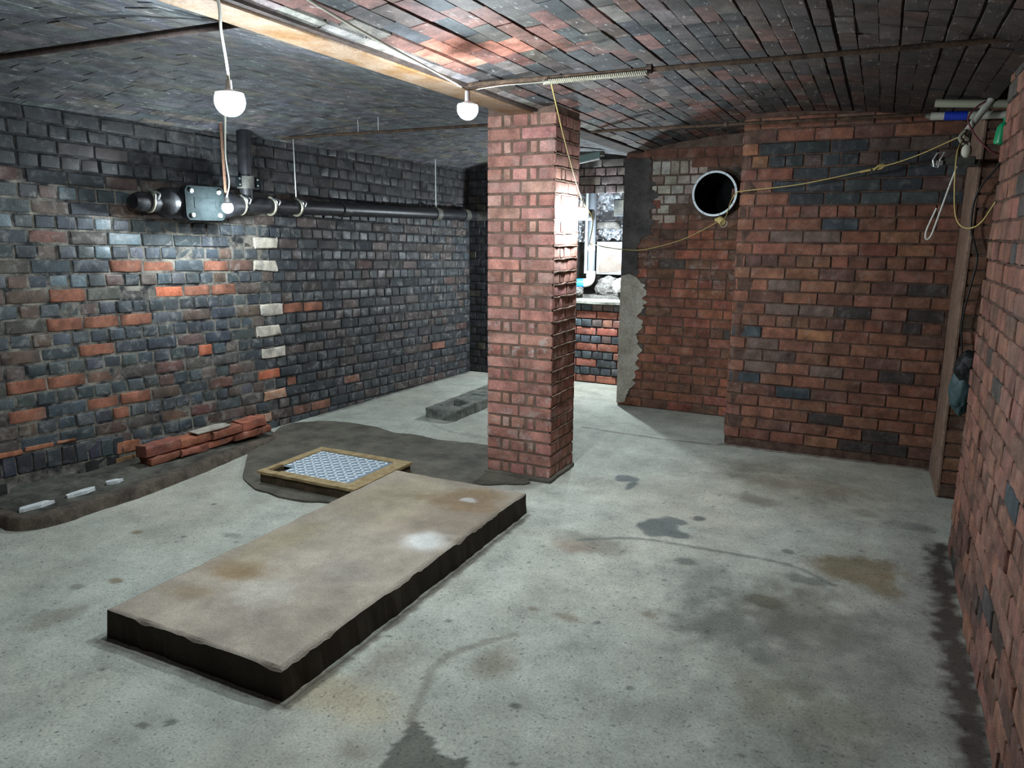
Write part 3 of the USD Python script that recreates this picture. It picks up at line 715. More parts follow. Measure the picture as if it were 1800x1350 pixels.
# ================================================================== THE PILLAR
PX0, PX1, PY0, PY1 = -2.137, -1.70, 3.975, 4.357
pl = thing('brick_pillar', 'freestanding square pillar of new pink-red bricks in the middle of the cellar', 'pillar', ((PX0 + PX1) / 2, (PY0 + PY1) / 2, 0))
pf = plane_map((PX0, PY0, 0), (1, 0, 0), (0, 0, 1), (0, -1, 0))
pr = plane_map((PX1, PY0, 0), (0, 1, 0), (0, 0, 1), (1, 0, 0))
pk = plane_map((PX0, PY1, 0), (1, 0, 0), (0, 0, 1), (0, 1, 0))
ps = plane_map((PX0, PY0, 0), (0, 1, 0), (0, 0, 1), (-1, 0, 0))
pb = []
W, D = PX1 - PX0, PY1 - PY0
CH = .0748
for k in range(29):
    v0, v1 = CH * k + .012, CH * (k + 1) + .012
    low = np.clip((1.25 - v0) / .5, 0, 1)
    A = [(0, .5), (.5, 1)] if k % 2 else [(0, .225), (.235, .36), (.372, .605), (.625, .745), (.758, 1)]
    B = [(0, .57), (.57, 1)] if k % 2 else [(0, .28), (.28, .44), (.44, .72), (.72, 1)]
    g = .0055
    for mp, spans, LN, seen in ((pf, A, W, True), (pr, B, D, True), (pk, A, W, False), (ps, B, D, False)):
        for a, b in spans:
            tint = pick((4, (.42, .205, .165)), (1.5, (.38, .175, .135)), (1, (.46, .24, .195)))
            tint = tint * (1 - .32 * low) + np.array((.27, .095, .06)) * .32 * low
            lime = .22 + (.6 if .62 < v0 < 1.05 and rng.random() < .6 else 0) + (.25 if v0 < .5 else 0)
            if mp is pr and v0 > 1.95: tint = tint * .75  # painted shade on this face above the lamp cap's cutoff
            e0 = 0 if a == 0 else g; e1 = 0 if b == 1 else g
            pb.append(dict(map=mp, r=(a * LN + e0, b * LN - e1, v0 + .0058, v1 - .0058), tint=tint, gloss=.05, lime=lime, proud=rng.normal(0, .0008) - (.004 if mp is pr else 0), jit=.0012 if k % 3 else .0018, seen=seen, deep=.014, cham=.8))
lay(pl, pb)
part(pl, 'mortar', box(PX0 + .004, PX1 - .008, PY0 + .004, PY1 - .004, 0, 2.25), 'mortar_pillar')
# mortar squeezed out of the joints on the right-hand face
for k in range(3, 29):
    z = CH * k + .012
    n = 26; y = np.linspace(PY0 + .003, PY1 - .003, n)
    out = .001 + .009 * (1 if z < 1.45 else .25) * np.clip(1.35 - abs(z - .9), .12, 1) * (meshkit.fbm(np.stack([y * 22, 0 * y + k * 3.1, 0 * y], 1), 3, k) ** 1.5) * 1.8
    th = .0042 + .003 * meshkit.noise(np.stack([y * 30, 0 * y + k, 0 * y], 1), 4)
    sag = z + (meshkit.noise(np.stack([y * 18, 0 * y + k * 2., 0 * y], 1), 9) - .5) * .006
    rows = [np.stack([0 * y + PX1 - .012, y, sag + th], 1), np.stack([PX1 - .004 + out, y, sag + th * .5], 1), np.stack([PX1 - .004 + out, y, sag - th * .6], 1), np.stack([0 * y + PX1 - .012, y, sag - th], 1)]
    V = np.vstack(rows); F = []
    for a in range(3):
        for j in range(n - 1): F.append((a * n + j, (a + 1) * n + j, (a + 1) * n + j + 1, a * n + j + 1))
    part(pl, 'mortar_bead', (V, np.array(F)), 'mortar_pillar')
part(pl, 'footing', (lambda m: (m.vertices + (meshkit.fbm(m.vertices * 12, 3, 2)[:, None] - .5) * [.02, .02, .0], m.faces))(box(PX0 - .012, PX1 + .012, PY0 - .03, PY1 + .01, -.01, .018, .006).subdivide().subdivide().subdivide()), 'cement_patch')

# ================================================================== FLOOR OBJECTS
# raised slab in the foreground
def rough_block(x0, x1, y0, y1, z0, z1, step, amp, edge, seed, dip=None):
    """Concrete block with a gridded top, chipped arrises and plain sides."""
    xs = np.unique(np.concatenate([[x0, x0 + edge * .35, x0 + edge], np.arange(x0 + step, x1 - step / 2, step), [x1 - edge, x1 - edge * .35, x1]]))
    ys = np.unique(np.concatenate([[y0, y0 + edge * .35, y0 + edge], np.arange(y0 + step, y1 - step / 2, step), [y1 - edge, y1 - edge * .35, y1]]))
    def top(u, v):
        d = np.minimum.reduce([u - x0, x1 - u, v - y0, y1 - v])
        nn = meshkit.fbm(np.stack([u * 14, v * 14, 0 * u], 1), 4, seed)
        chip = edge * (.30 + 2.6 * np.clip(meshkit.fbm(np.stack([u * 11, v * 11, 0 * u + 7], 1), 4, seed + 1) - .47, 0, 1))
        z = z1 + (nn - .5) * amp - np.where(d < edge, (1 - np.clip(d / edge, 0, 1)) ** 2 * chip, 0)
        if dip is not None: z = z + dip(u, v)
        return np.stack([u, v, z], 1)
    P, Q = grid_mesh(xs, ys, top)
    n, m = len(xs), len(ys)
    ring = [i * m for i in range(n)] + [(n - 1) * m + j for j in range(1, m)] + [i * m + m - 1 for i in range(n - 2, -1, -1)] + [j for j in range(m - 2, 0, -1)]
    Bt = P[ring].copy(); Md = Bt.copy()
    off = (meshkit.fbm(Bt * 14, 4, seed + 5) - .5)[:, None] * .026
    dirv = np.stack([np.where(np.isclose(Bt[:, 0], x0), -1, np.where(np.isclose(Bt[:, 0], x1), 1, 0)), np.where(np.isclose(Bt[:, 1], y0), -1, np.where(np.isclose(Bt[:, 1], y1), 1, 0)), 0 * Bt[:, 0]], 1)
    Bt[:, 2] = z0; Md[:, 2] = (z0 + z1) / 2; Bt += dirv * (off + .004); Md += dirv * off
    V = np.vstack([P, P[ring], Md, Bt]); k = len(ring); o = len(P) + k
    T = [(q[0], q[1], q[2]) for q in Q] + [(q[0], q[2], q[3]) for q in Q]
    for j in range(k):
        a, b = len(P) + j, len(P) + (j + 1) % k; c, d = o + j, o + (j + 1) % k
        T += [(a, c, d), (a, d, b), (c, c + k, d + k), (c, d + k, d)]
    return V, np.array(T), len(P)
sx0, sx1, sy0, sy1, sz = -2.472, -1.612, 1.585, 3.445, .115
V, T, nt = rough_block(sx0, sx1, sy0, sy1, -.004, sz, .014, .006, .018, 3)
X, Y = V[:, 0], V[:, 1]
NB, NB2 = nz(9, 4, 15) - .5, nz(24, 3, 16) - .5
col = np.tile(np.array([.375, .315, .25]), (len(V), 1))
wv = np.clip((nz(1.7, 4, 12) - .42) * 3, 0, 1)[:, None]; col = col * (1 - .7 * wv) + np.array([.225, .17, .125]) * .7 * wv
wv = np.clip((nz(4.5, 4, 31) - .5) * 4, 0, 1)[:, None]; col = col * (1 - .35 * wv) + np.array([.20, .165, .13]) * .35 * wv
for a in ((-2.2, 3.1, .22, .32, (.36, .30, .19), .7, .8, .7), (-1.84, 3.18, .20, .12, (.22, .14, .07), .7, .6, 1.0), (-1.78, 3.32, .12, .07, (.25, .17, .09), .6, .6, 1.0), (-2.30, 2.03, .15, .08, (.27, .18, .09), .8, .6, .9), (-2.293, 1.825, .11, .06, (.27, .20, .12), .7, .6, .9),
          (-2.22, 2.02, .09, .05, (.21, .14, .07), .7, .5, .9), (-2.34, 2.35, .10, .25, (.33, .27, .16), .6, .7, .8), (-1.72, 1.92, .09, .09, (.27, .22, .17), .6, .7, .8), (-2.05, 1.95, .14, .10, (.47, .43, .36), .7, .6, .7), (-1.752, 2.641, .10, .09, (.62, .60, .57), .9, .6, .4), (-1.90, 2.25, .12, .10, (.29, .26, .22), .5, .6, 1.0), (-1.83, 3.20, .05, .03, (.55, .54, .52), .7, .4, .9)):
    stain(*a)
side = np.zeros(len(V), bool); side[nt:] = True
col[side] = np.array([.042, .033, .023]) * (1 + (NB[side, None]) * .8)  # sides turned from the lamps: their shade is painted into the colour
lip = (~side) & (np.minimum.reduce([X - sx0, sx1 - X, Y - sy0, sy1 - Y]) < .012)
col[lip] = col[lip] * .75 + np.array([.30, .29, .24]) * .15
sl = thing('concrete_slab', 'long low stained concrete plinth slab in the foreground', 'slab', ((sx0 + sx1) / 2, (sy0 + sy1) / 2, 0))
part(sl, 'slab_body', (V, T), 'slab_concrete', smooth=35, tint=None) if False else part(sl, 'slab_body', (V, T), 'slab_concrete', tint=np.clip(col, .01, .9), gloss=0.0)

# dark cement patch behind the hatch
patch = spline([(-3.72, 3.46), (-3.95, 3.9), (-4.09, 4.22), (-4.0, 4.40), (-3.78, 4.52), (-3.52, 4.53), (-3.21, 4.45), (-3.0, 4.47), (-2.70, 4.44), (-2.42, 4.48), (-2.10, 4.42), (-2.0, 4.0), (-1.83, 3.94), (-1.80, 3.86), (-1.92, 3.80), (-2.2, 3.66), (-2.40, 3.64), (-2.42, 3.40), (-2.49, 3.22), (-2.62, 3.08), (-2.85, 3.02), (-3.15, 3.02), (-3.45, 3.16)], 6)
patch = patch + np.stack([meshkit.fbm(np.c_[patch * 9, 0 * patch[:, 0]], 3, 1) - .5, meshkit.fbm(np.c_[patch * 9, 0 * patch[:, 0] + 5], 3, 2) - .5], 1) * .05
cp = part(None, 'cement_patch', prism(sg.Polygon(patch).buffer(0), -.004, .009), 'cement_patch')
tag(cp, 'dark fresh cement patch around the hatch and the pillar foot', 'cement patch')

# hatch: rendered upstand, timber rim, galvanised chequer plate
ha = thing('floor_hatch', 'raised floor hatch with pale wooden rim and galvanised chequer plate', 'hatch', (-2.88, 3.38, 0))
hx0, hx1, hy0, hy1, hz = -3.262, -2.525, 3.115, 3.70, .084
def ring_box(x0, x1, y0, y1, w, z0, z1):
    return prism(sg.box(x0, y0, x1, y1).difference(sg.box(x0 + w[0], y0 + w[2], x1 - w[1], y1 - w[3])), z0, z1)
inner = sg.box(-3.205, 3.185, -2.625, 3.640).union(sg.box(-3.225, 3.165, -3.13, 3.275))
fr = prism(sg.box(hx0, hy0, hx1, hy1).buffer(-.004).buffer(.004).difference(inner), hz - .016, hz).subdivide_to_size(.06)
v = fr.vertices.copy(); v += (np.stack([meshkit.fbm(v * 16, 3, s) for s in (1, 2, 3)], 1) - .5) * [.010, .010, .005]
part(ha, 'rim', (v, fr.faces), 'timber_rim')
up = prism(sg.box(hx0 + .012, hy0 + .012, hx1 - .012, hy1 - .012).difference(inner), -.004, hz - .0155).subdivide_to_size(.07)
v = up.vertices.copy(); v += (np.stack([meshkit.fbm(v * 11, 3, s) for s in (4, 5, 6)], 1) - .5) * [.02, .02, 0]
part(ha, 'upstand', (v, up.faces), 'rim_side')
part(ha, 'pit', box(-3.21, -2.62, 3.18, 3.645, -.01, .004), 'black_hole')
hole = sg.box(-3.23, 3.16, -3.13, 3.275)
plate = sg.box(-3.203, 3.187, -2.627, 3.638).difference(hole)
cpz = hz - .006
pt = part(ha, 'chequer_plate', prism(plate, cpz - .005, cpz), 'chequer')
k = 0
for i in range(15):
    for j in range(12):
        cx, cy = -3.185 + i * .0395, 3.205 + j * .0375
        if not plate.buffer(-.014).contains(sg.Point(cx, cy)): continue
        a = math.radians(45 if (i + j) % 2 else -45)
        m = trimesh.creation.icosphere(subdivisions=1, radius=1.0); m.apply_scale([.0215, .0095, .0042])
        m.apply_transform(trimesh.transformations.rotation_matrix(a, [0, 0, 1])); m.apply_translation([cx, cy, cpz])
        part(pt, 'raised_bar', m, 'chequer_bar', smooth=True)

# concrete block with a socket
bkx0, bkx1, bky0, bky1, bkz = -3.27, -2.985, 4.99, 6.10, .082
def dip(u, v):
    ins_ = lambda x0, x1, y0, y1: np.clip(np.minimum.reduce([(u - x0), (x1 - u), (v - y0), (y1 - v)]) / .006 + .5, 0, 1)
    return -.042 * ins_(-3.205, -3.045, 5.11, 5.36) - .012 * ins_(-3.20, -3.06, 5.48, 5.66)
V, T, nt = rough_block(bkx0, bkx1, bky0, bky1, -.003, bkz, .012, .006, .010, 21, dip)
bk = thing('concrete_block', 'mossy grey concrete block with a square socket left of the pillar', 'block', (-3.13, 5.5, 0))
part(bk, 'block_body', (V, T), 'block_concrete')

# kerb along the left wall
kp = [(-4.3, 1.9), (-3.98, 2.02), (-3.86, 2.02), (-3.77, 2.07), (-3.725, 2.18), (-3.715, 2.36), (-3.70, 2.66), (-3.745, 3.10), (-3.80, 3.5), (-3.865, 3.85), (-3.93, 4.02)]
kp = np.array(kp); fr_ = spline(kp, 8)
nrm = np.gradient(fr_, axis=0); nrm = np.stack([nrm[:, 1], -nrm[:, 0]], 1); nrm /= np.linalg.norm(nrm, axis=1, keepdims=True)
nse = (meshkit.fbm(np.c_[fr_ * 12, 0 * fr_[:, 0]], 3, 9) - .5) * .016
prof = [(-.075, .040), (-.06, .054), (-.02, .053), (-.006, .045), (.002, .028), (.006, .010), (.012, -.004)]
rows = []
hfac = np.clip(1.15 - np.clip((fr_[:, 1] - 3.3) / .9, 0, .9), .25, 1.2)
for o, z in prof:
    q = fr_ + nrm * (o + nse[:, None])
    rows.append(np.c_[q, (z + (meshkit.fbm(np.c_[q * 10, 0 * q[:, 0]], 3, 4) - .5) * .008 * (z > 0)) * np.where(z > 0, hfac, 1)])
n = len(fr_); V = np.vstack(rows); F = []
for a in range(len(prof) - 1):
    for j in range(n - 1): F.append((a * n + j, a * n + j + 1, (a + 1) * n + j + 1, (a + 1) * n + j))
kt = thing('kerb', 'low brown cement kerb curving along the foot of the left wall', 'kerb', (-3.75, 2.8, 0))
part(kt, 'kerb_strip', (V, np.array(F)[:, ::-1]), 'kerb_brown', smooth=True)
bq = (fr_ + nrm * -.05)[6:]; bq = bq[np.concatenate([[True], np.diff(np.maximum.accumulate(bq[:, 1])) > 0])]
t5 = np.linspace(0, 1, 9)
P, F = grid_mesh(np.arange(len(bq)), t5, lambda a, b: np.stack([bq[a.astype(int), 0] * (1 - b) + (wall_x(bq[a.astype(int), 1]) + .012) * b, bq[a.astype(int), 1], .047 * np.interp(bq[a.astype(int), 1], fr_[:, 1], hfac) + .018 * b + (meshkit.fbm(np.stack([b * 5, bq[a.astype(int), 1] * 9, 0 * b], 1), 4, 3) - .5) * .022], 1))
part(kt, 'back_fill', (P, F[:, ::-1]), 'back_fill', smooth=True, label='rough dark fill between the kerb and the wall')

# broken brick footing on the kerb
bf = thing('brick_footing', 'broken two-course red brick footing against the left wall', 'footing', (-3.95, 3.4, .05))
fmap2 = plane_map((-3.965 + .012, 2.90, .064), (.058, .995, 0), (0, 0, 1), (.995, -.058, 0))
for row, (z0, z1, u1) in enumerate(((0, .050, 1.0), (.054, .125, .98))):
    u = 0.0 if row else .02
    i = 0
    while u < u1 - .05:
        wd = min(.235 * rng.uniform(.85, 1.1), u1 - u)
        zz = z1 + (.0 if row == 0 else rng.uniform(-.014, .014))
        p, f, t = brick(u, u + wd - .002, z0, zz, rng.normal(0, .005), extra=(.25, .5, .75), jit=.004, cham=1.6, deep=.11)
        part(bf, 'brick', (fmap2(p), f), 'brick', smooth=True, tint=np.tile(pick((1, (.30, .095, .055)), (1, (.24, .08, .05))), (len(p), 1)), gloss=0.0, lime=.15)
        u += wd
m = box(.25, .52, -.10, -.004, .121, .133, .003).subdivide().subdivide()
v = m.vertices.copy(); v[:, 2] += (meshkit.fbm(v * 20, 3, 5) - .5) * .02
v = np.stack([v[:, 0], v[:, 2], v[:, 1]], 1)
part(bf, 'mortar_top', (fmap2(v + [.12, 0, 0]), m.faces[:, ::-1]), 'render_pale', label='pale mortar left on top of the footing')
# white plaster scraps lying on the kerb
for i, (x, y, l, wdt, a) in enumerate(((-3.90, 2.17, .17, .05, 1.45), (-3.885, 2.42, .16, .05, 1.5), (-3.89, 2.62, .09, .04, 1.3))):
    th = np.linspace(0, 2 * np.pi, 14, endpoint=False)
    q = np.c_[np.cos(th) * l / 2, np.sin(th) * wdt / 2] * (1 + rng.normal(0, .12, (14, 1)))
    ca, sa = math.cos(a), math.sin(a); q = q @ np.array([[ca, sa], [-sa, ca]]) + [x, y]
    s = part(None, 'plaster_scrap', prism(sg.Polygon(q), .058, .076), 'limewash')
    tag(s, ('longest white plaster scrap on the kerb at the lower left', 'middle white plaster scrap on the kerb', 'smallest white plaster scrap, furthest along the kerb')[i], 'scrap', 'plaster scraps on the kerb')

# ================================================================== PIPEWORK ON THE LEFT WALL
dp = thing('drain_pipe', 'black cast-iron drain pipe with access plate along the left wall', 'pipe', (-3.95, 4.5, 1.69))
def pp(u, off, z): 
    q = np.array([-3.993, 6.957, 0]) + ld * u + lnorm * off; return np.array([q[0], q[1], z])
PO = .125        # pipe axis off the wall
dirp = -ld        # away from the camera
def pipe_seg(u0, u1, r, z0=1.69, z1=1.69, k=24): return tube([pp(u0, PO, z0), pp((u0 + u1) / 2, PO, (z0 + z1) / 2), pp(u1, PO, z1)], r, k)
part(dp, 'pipe', pipe_seg(3.12, .02, .054), 'iron_black', smooth=40)
part(dp, 'pipe', tube([pp(.03, PO, 1.69), pp(-.03, PO + .1, 1.69), np.array([-3.6, 6.93, 1.69]), np.array([-2.6, 6.93, 1.69]), np.array([-2.55, 6.93, 1.69])], .054, 20), 'iron_worn', smooth=40, label='grey worn length along the back wall')
part(dp, 'access_chamber', tube([pp(3.74, PO, 1.68), pp(3.71, PO, 1.68), pp(3.67, PO, 1.68), pp(3.24, PO, 1.685), pp(3.17, PO, 1.685), pp(3.08, PO, 1.685)], [.06, .088, .096, .096, .08, .06], 28), 'iron_black', smooth=40)
part(dp, 'end_cap', tube([pp(3.90, PO, 1.68), pp(3.86, PO, 1.68), pp(3.70, PO, 1.68)], [.045, .06, .06], 24), 'iron_black', smooth=40)
# plate, facing the room
pc = pp(3.475, PO + .100, 1.682)
pm = plane_map(pc, dirp, (0, 0, 1), lnorm)
w2, h2 = .148, .107
sq = sg.box(-w2 + .035, -h2 + .035, w2 - .035, h2 - .035).buffer(.035)
v, f = arr(prism(sq, 0, .014)); ap = part(dp, 'access_plate', (pm(v), f), 'iron_grey', label='grey square access plate with four bolts')
v, f = arr(ring_box(-.085, .085, -.032, .032, (.006,) * 4, .013, .017)); part(ap, 'raised_border', (pm(v), f), 'iron_grey')
for sx in (-1, 1):
    for sy in (-1, 1):
        c = pm(np.array([[sx * .105, sy * .075, .012]]))[0]
        part(ap, 'bolt', lathe([(0, .0), (.017, 0), (.017, .010), (.013, .016), (0, .016)], c, lnorm, 6), 'zinc')
v, f = arr(prism(sq.buffer(.004), -.03, .002)); part(dp, 'plate_seat', (pm(v), f), 'iron_black')
# branch rising to the vault
part(dp, 'branch', tube(spline([pp(3.04, PO, 1.70), pp(3.04, PO, 1.80), pp(3.04, PO, 1.93), pp(3.03, PO - .01, 2.06), pp(3.01, PO - .03, 2.2)], 4), .045, 20), 'iron_black', smooth=40)
part(dp, 'coupling', tube([pp(3.04, PO, 1.80), pp(3.04, PO, 1.885)], .060, 22), 'iron_worn', smooth=40)
for s in (-1, 1):
    m = pm(np.array([[0, 0, 0.]]))
    c = pp(3.04 - s * .078, PO + .02, 1.845)
    v, f = arr(box(-.020, .020, -.035, .035, -.010, .010, .004))
    cl = part(dp, 'coupling_lug', (plane_map(c, dirp, (0, 0, 1), lnorm)(v), f), 'iron_grey')
    for dz in (-.02, .02):
        part(cl, 'bolt', lathe([(0, 0), (.007, 0), (.007, .007), (0, .008)], c + [0, 0, dz] + lnorm * .009, lnorm, 6), 'zinc')
# clamps with paired clips
def clamp(u, r, mname='brass_clip'):
    th = np.linspace(-2.1, 1.7, 26)
    q = np.array([pp(u, PO + (r + .004) * math.cos(t), 1.688 + (r + .004) * math.sin(t)) for t in th])
    c = part(dp, 'clamp', tube(q, .009, 6), mname, smooth=40)
    for s in (-.018, .016):
        part(c, 'clip', tube(spline([pp(u + s, PO + r * .7, 1.688 + r * .95), pp(u + s, PO + r + .03, 1.688 + r * .62), pp(u + s * .6, PO + r + .022, 1.688 + .1 * r)], 4), .006, 6), 'zinc', smooth=40)
for u, r in ((3.80, .062), (3.10, .060), (2.83, .057), (2.57, .056)): clamp(u, r)
for u in (2.05, .74, .23): part(dp, 'joint_collar', pipe_seg(u + .04, u - .04, .063), 'iron_worn' if u < 1 else 'iron_black', smooth=40)
# hanger rods from the vault
def hang(u, ztop, r, m, off=PO):
    return tube([pp(u, off, ztop), pp(u, off, 1.74)], r, 6)
part(dp, 'hanger', hang(3.26, 2.24, .010, '', PO + .05), 'copper_strap', label='rusty strap hanging from the vault')
for u in (2.57, .74): part(dp, 'hanger', hang(u, 2.27, .005, ''), 'zinc')
for u in (2.57, .74): part(dp, 'hanger_nut', lathe([(0, 0), (.013, 0), (.013, .03), (0, .03)], pp(u, PO, 1.735), (0, 0, 1), 6), 'iron_worn')

# ================================================================== TIE RODS AND THREADS UNDER THE VAULTS
def rod(label, a, b, r, m='rust_rod', nut=()):
    t = thing('tie_rod', label, 'tie rod', a)
    part(t, 'bar', tube([a, (np.array(a) + b) / 2, b], r, 10), m, smooth=40)
    for q in nut:
        part(t, 'clip', tube([np.array(q) - [.012, 0, 0], np.array(q) + [.012, 0, 0]], r + .008, 8), 'beam_rust')
    return t
rod('dark tie rod crossing the left vault nearest the camera', (-4.26, 1.86, 2.185), (-2.0, 2.0, 2.20), .013, 'beam_rust')
rod('thin tie rod crossing the left vault beyond the hanging lamps', (-4.13, 4.34, 2.19), (-2.0, 4.44, 2.20), .010)
rod('brown tie rod crossing the right vault, cable tied along its left half', (-1.845, 3.19, 2.19), (.43, 3.33, 2.20), .011, 'rust_rod', [(-.958, 3.245, 2.197)])
rod('thin tie rod in front of the recess at the top of the facing wall', (-1.845, 4.92, 2.19), (.43, 5.12, 2.205), .010, 'rust_rod', [(-.96, 4.998, 2.198)])
for i, (x, y) in enumerate(((-3.39, 4.375), (-3.22, 4.383))):
    z1 = lv_z(x, 4.3) + .01
    t = part(None, 'hanging_thread', tube([(x, y, 2.19), (x, y, (2.19 + z1) / 2), (x, y, z1)], .0035, 6), 'zinc')
    tag(t, ('left thin steel drop thread above the far tie rod', 'right thin steel drop thread above the far tie rod')[i], 'rod', 'thin drop threads')

# ================================================================== LAMPS AND CABLES
L1, L2, L3, L4, L5 = (np.array(p) for p in ((-2.09, 1.985, 1.95), (-1.567, 2.744, 2.0), (-3.772, 3.503, 1.655), (-1.615, 4.19, 1.626), (-2.53, 6.85, 1.368)))
def lamp(key, label, at, r, up):
    up = math.radians(up)
    t = thing('festoon_lamp', label, 'lamp', at + [0, 0, .075], 'lit festoon lamps')
    th = np.linspace(-np.pi / 2, up, 16)
    part(t, 'bulb', lathe([(max(r * math.cos(a), 0 if i else 0), r * math.sin(a)) for i, a in enumerate(th)], at, (0, 0, 1), 24), 'led_' + key, smooth=True)
    z0, rc = r * math.sin(up), r * math.cos(up) * 1.04
    part(t, 'lamp_cap', lathe([(0, z0 - .002), (rc, z0 - .001), (rc, z0 + .004), (rc * .5, z0 + .011), (.012, z0 + .016), (.010, .070), (0, .072)], at, (0, 0, 1), 20), 'lamp_body', smooth=30)
    return t
lamp('l1', 'brightest lit lamp hanging in front of the left vault, upper left', L1, .052, 26)
lamp('l2', 'lit lamp hanging just left of the pillar top under the beam', L2, .043, 20)
lamp('l3', 'small lit lamp in front of the grey access plate of the drain pipe', L3, .036, 40)
lamp('l4', 'lit lamp hanging against the right side of the pillar', L4, .042, 38)
lamp('l5', 'lowest lit lamp hanging in the opening before the grey pipes', L5, .034, 55)
up_ = np.array([0, 0, .074])
HOOK = np.array([-1.62, 1.35, 2.26])
fa = part(None, 'power_cable', tube(spline([HOOK, (-1.74, 1.62, 2.17), (-1.87, 1.76, 2.10), L1 + up_, (-2.32, 2.18, 1.99), (-2.95, 2.75, 1.88), (-3.45, 3.23, 1.79), L3 + up_ * .9], 10), .0048, 7), 'cable_pale', smooth=True)
tag(fa, 'pale cable dropping from the ceiling to the two left lamps', 'cable')
A2 = np.array([-1.40, 3.19, 2.172])
fb_ = part(None, 'power_cable', tube(np.vstack([spline([HOOK + [.04, 0, 0], (-1.655, 1.95, 2.20), L2 + up_], 10), spline([L2 + up_ + [.01, 0, 0], (-1.50, 2.95, 2.125), A2, (-1.2, 3.205, 2.170), (-.96, 3.222, 2.172)], 10)]), .0045, 7), 'cable_pale', smooth=True)
tag(fb_, 'pale cable running under the right vault to the lamp by the pillar', 'cable')
wnd = np.linspace(0, 1, 260); wq = []
for ph in (0, 2.1, 4.2):
    q = np.stack([-1.43 + .47 * wnd, 3.195 + .03 * wnd, 2.172 + .006 * wnd], 1); q[:, 1] += .008 * np.cos(wnd * 110 + ph); q[:, 2] += .008 * np.sin(wnd * 110 + ph); wq.append(tube(q, .0045, 6))
rp = part(None, 'wound_cable', cat(wq), 'rope', smooth=True); tag(rp, 'spare twisted cable tied along the underside of the brown tie rod', 'cable')
CC = [(-1.395, 3.20, 2.165), (-1.50, 3.66, 1.93), L4 + up_, (-1.75, 4.75, 1.60), (-2.2, 5.9, 1.42), L5 + up_ * .8, (-2.30, 6.45, 1.40), (-1.97, 6.13, 1.378), (-1.75, 6.03, 1.385), (-1.42, 5.93, 1.47), (-1.14, 5.82, 1.60), (-1.06, 5.72, 1.635), (-.975, 5.42, 1.735), (-.915, 5.30, 1.788), (-.86, 5.29, 1.80), (-.5, 5.27, 1.835), (-.07, 5.18, 1.915), (.13, 5.0, 1.96), (.318, 4.6, 2.015)]
fc = part(None, 'power_cable', tube(spline(CC, 8), .0038, 7), 'cable_yellow', smooth=True)
tag(fc, 'yellow cable swagged across the facing wall and recess to the pillar lamps', 'cable')
kn = part(None, 'cable_knot', cat([tube(spline([(-.085, 5.175, 1.90), (-.06, 5.165, 1.925), (-.03, 5.17, 1.932), (-.04, 5.18, 1.912), (-.075, 5.185, 1.908)], 5), .006, 6), tube([(-.16, 5.19, 1.893), (-.10, 5.18, 1.905)], .008, 6)]), 'cable_yellow', smooth=True)
tag(kn, 'yellow taped joint in the cable across the facing wall', 'cable joint')
lh = thing('empty_lampholder', 'empty yellow lampholder on the cable below the round duct', 'lampholder', (-1.10, 5.76, 1.60))
ax = np.array([.62, -.55, -.50]); ax /= np.linalg.norm(ax)
part(lh, 'holder_body', lathe([(0, -.030), (.018, -.030), (.026, -.018), (.028, .016), (.024, .028), (.0, .020)], (-1.10, 5.765, 1.612), ax, 18), 'holder_yellow', smooth=30)
part(lh, 'strain_clip', lathe([(0, -.012), (.013, -.012), (.013, .012), (0, .012)], (-1.135, 5.775, 1.618), (1, .1, .3), 12), 'holder_yellow')
part(lh, 'wire_guard', tube(np.array([(-1.10, 5.765, 1.612) + ax * .04 + .030 * (math.cos(t) * np.array([.7, .7, 0]) + math.sin(t) * np.array([.2, -.3, .9])) for t in np.linspace(-2.6, .6, 16)]), .0035, 6), 'cable_pale')

# ================================================================== ROUND DUCT
du = thing('ventilation_duct', 'large round black duct with a silver flange ring in the recess wall', 'duct', (-1.22, 6.1, 1.82))
dc = np.array([-1.219, 6.06, 1.826])
def ring(r0, r1, y0, y1, k=56):
    m = trimesh.creation.annulus(r0, r1, y1 - y0, sections=k); m.apply_transform(trimesh.geometry.align_vectors([0, 0, 1], [0, 1, 0])); m.apply_translation([dc[0], (y0 + y1) / 2, dc[2]]); return m
part(du, 'duct_tube', ring(.160, .178, 6.066, 6.75), 'black_rubber', smooth=30)
part(du, 'duct_back', lathe([(0, 0), (.165, 0), (.165, .01), (0, .01)], (dc[0], 6.74, dc[2]), (0, 1, 0), 32), 'black_hole')
fl_ = part(du, 'flange', ring(.159, .1755, 6.055, 6.066), 'flange_silver', smooth=30, label='silver flange ring')
for a in np.linspace(.3, 2 * np.pi + .3, 8, endpoint=False):
    part(fl_, 'rivet', lathe([(0, 0), (.004, 0), (.003, .003), (0, .004)], (dc[0] + .167 * math.cos(a), 6.055, dc[2] + .167 * math.sin(a)), (0, -1, 0), 8), 'iron_black')

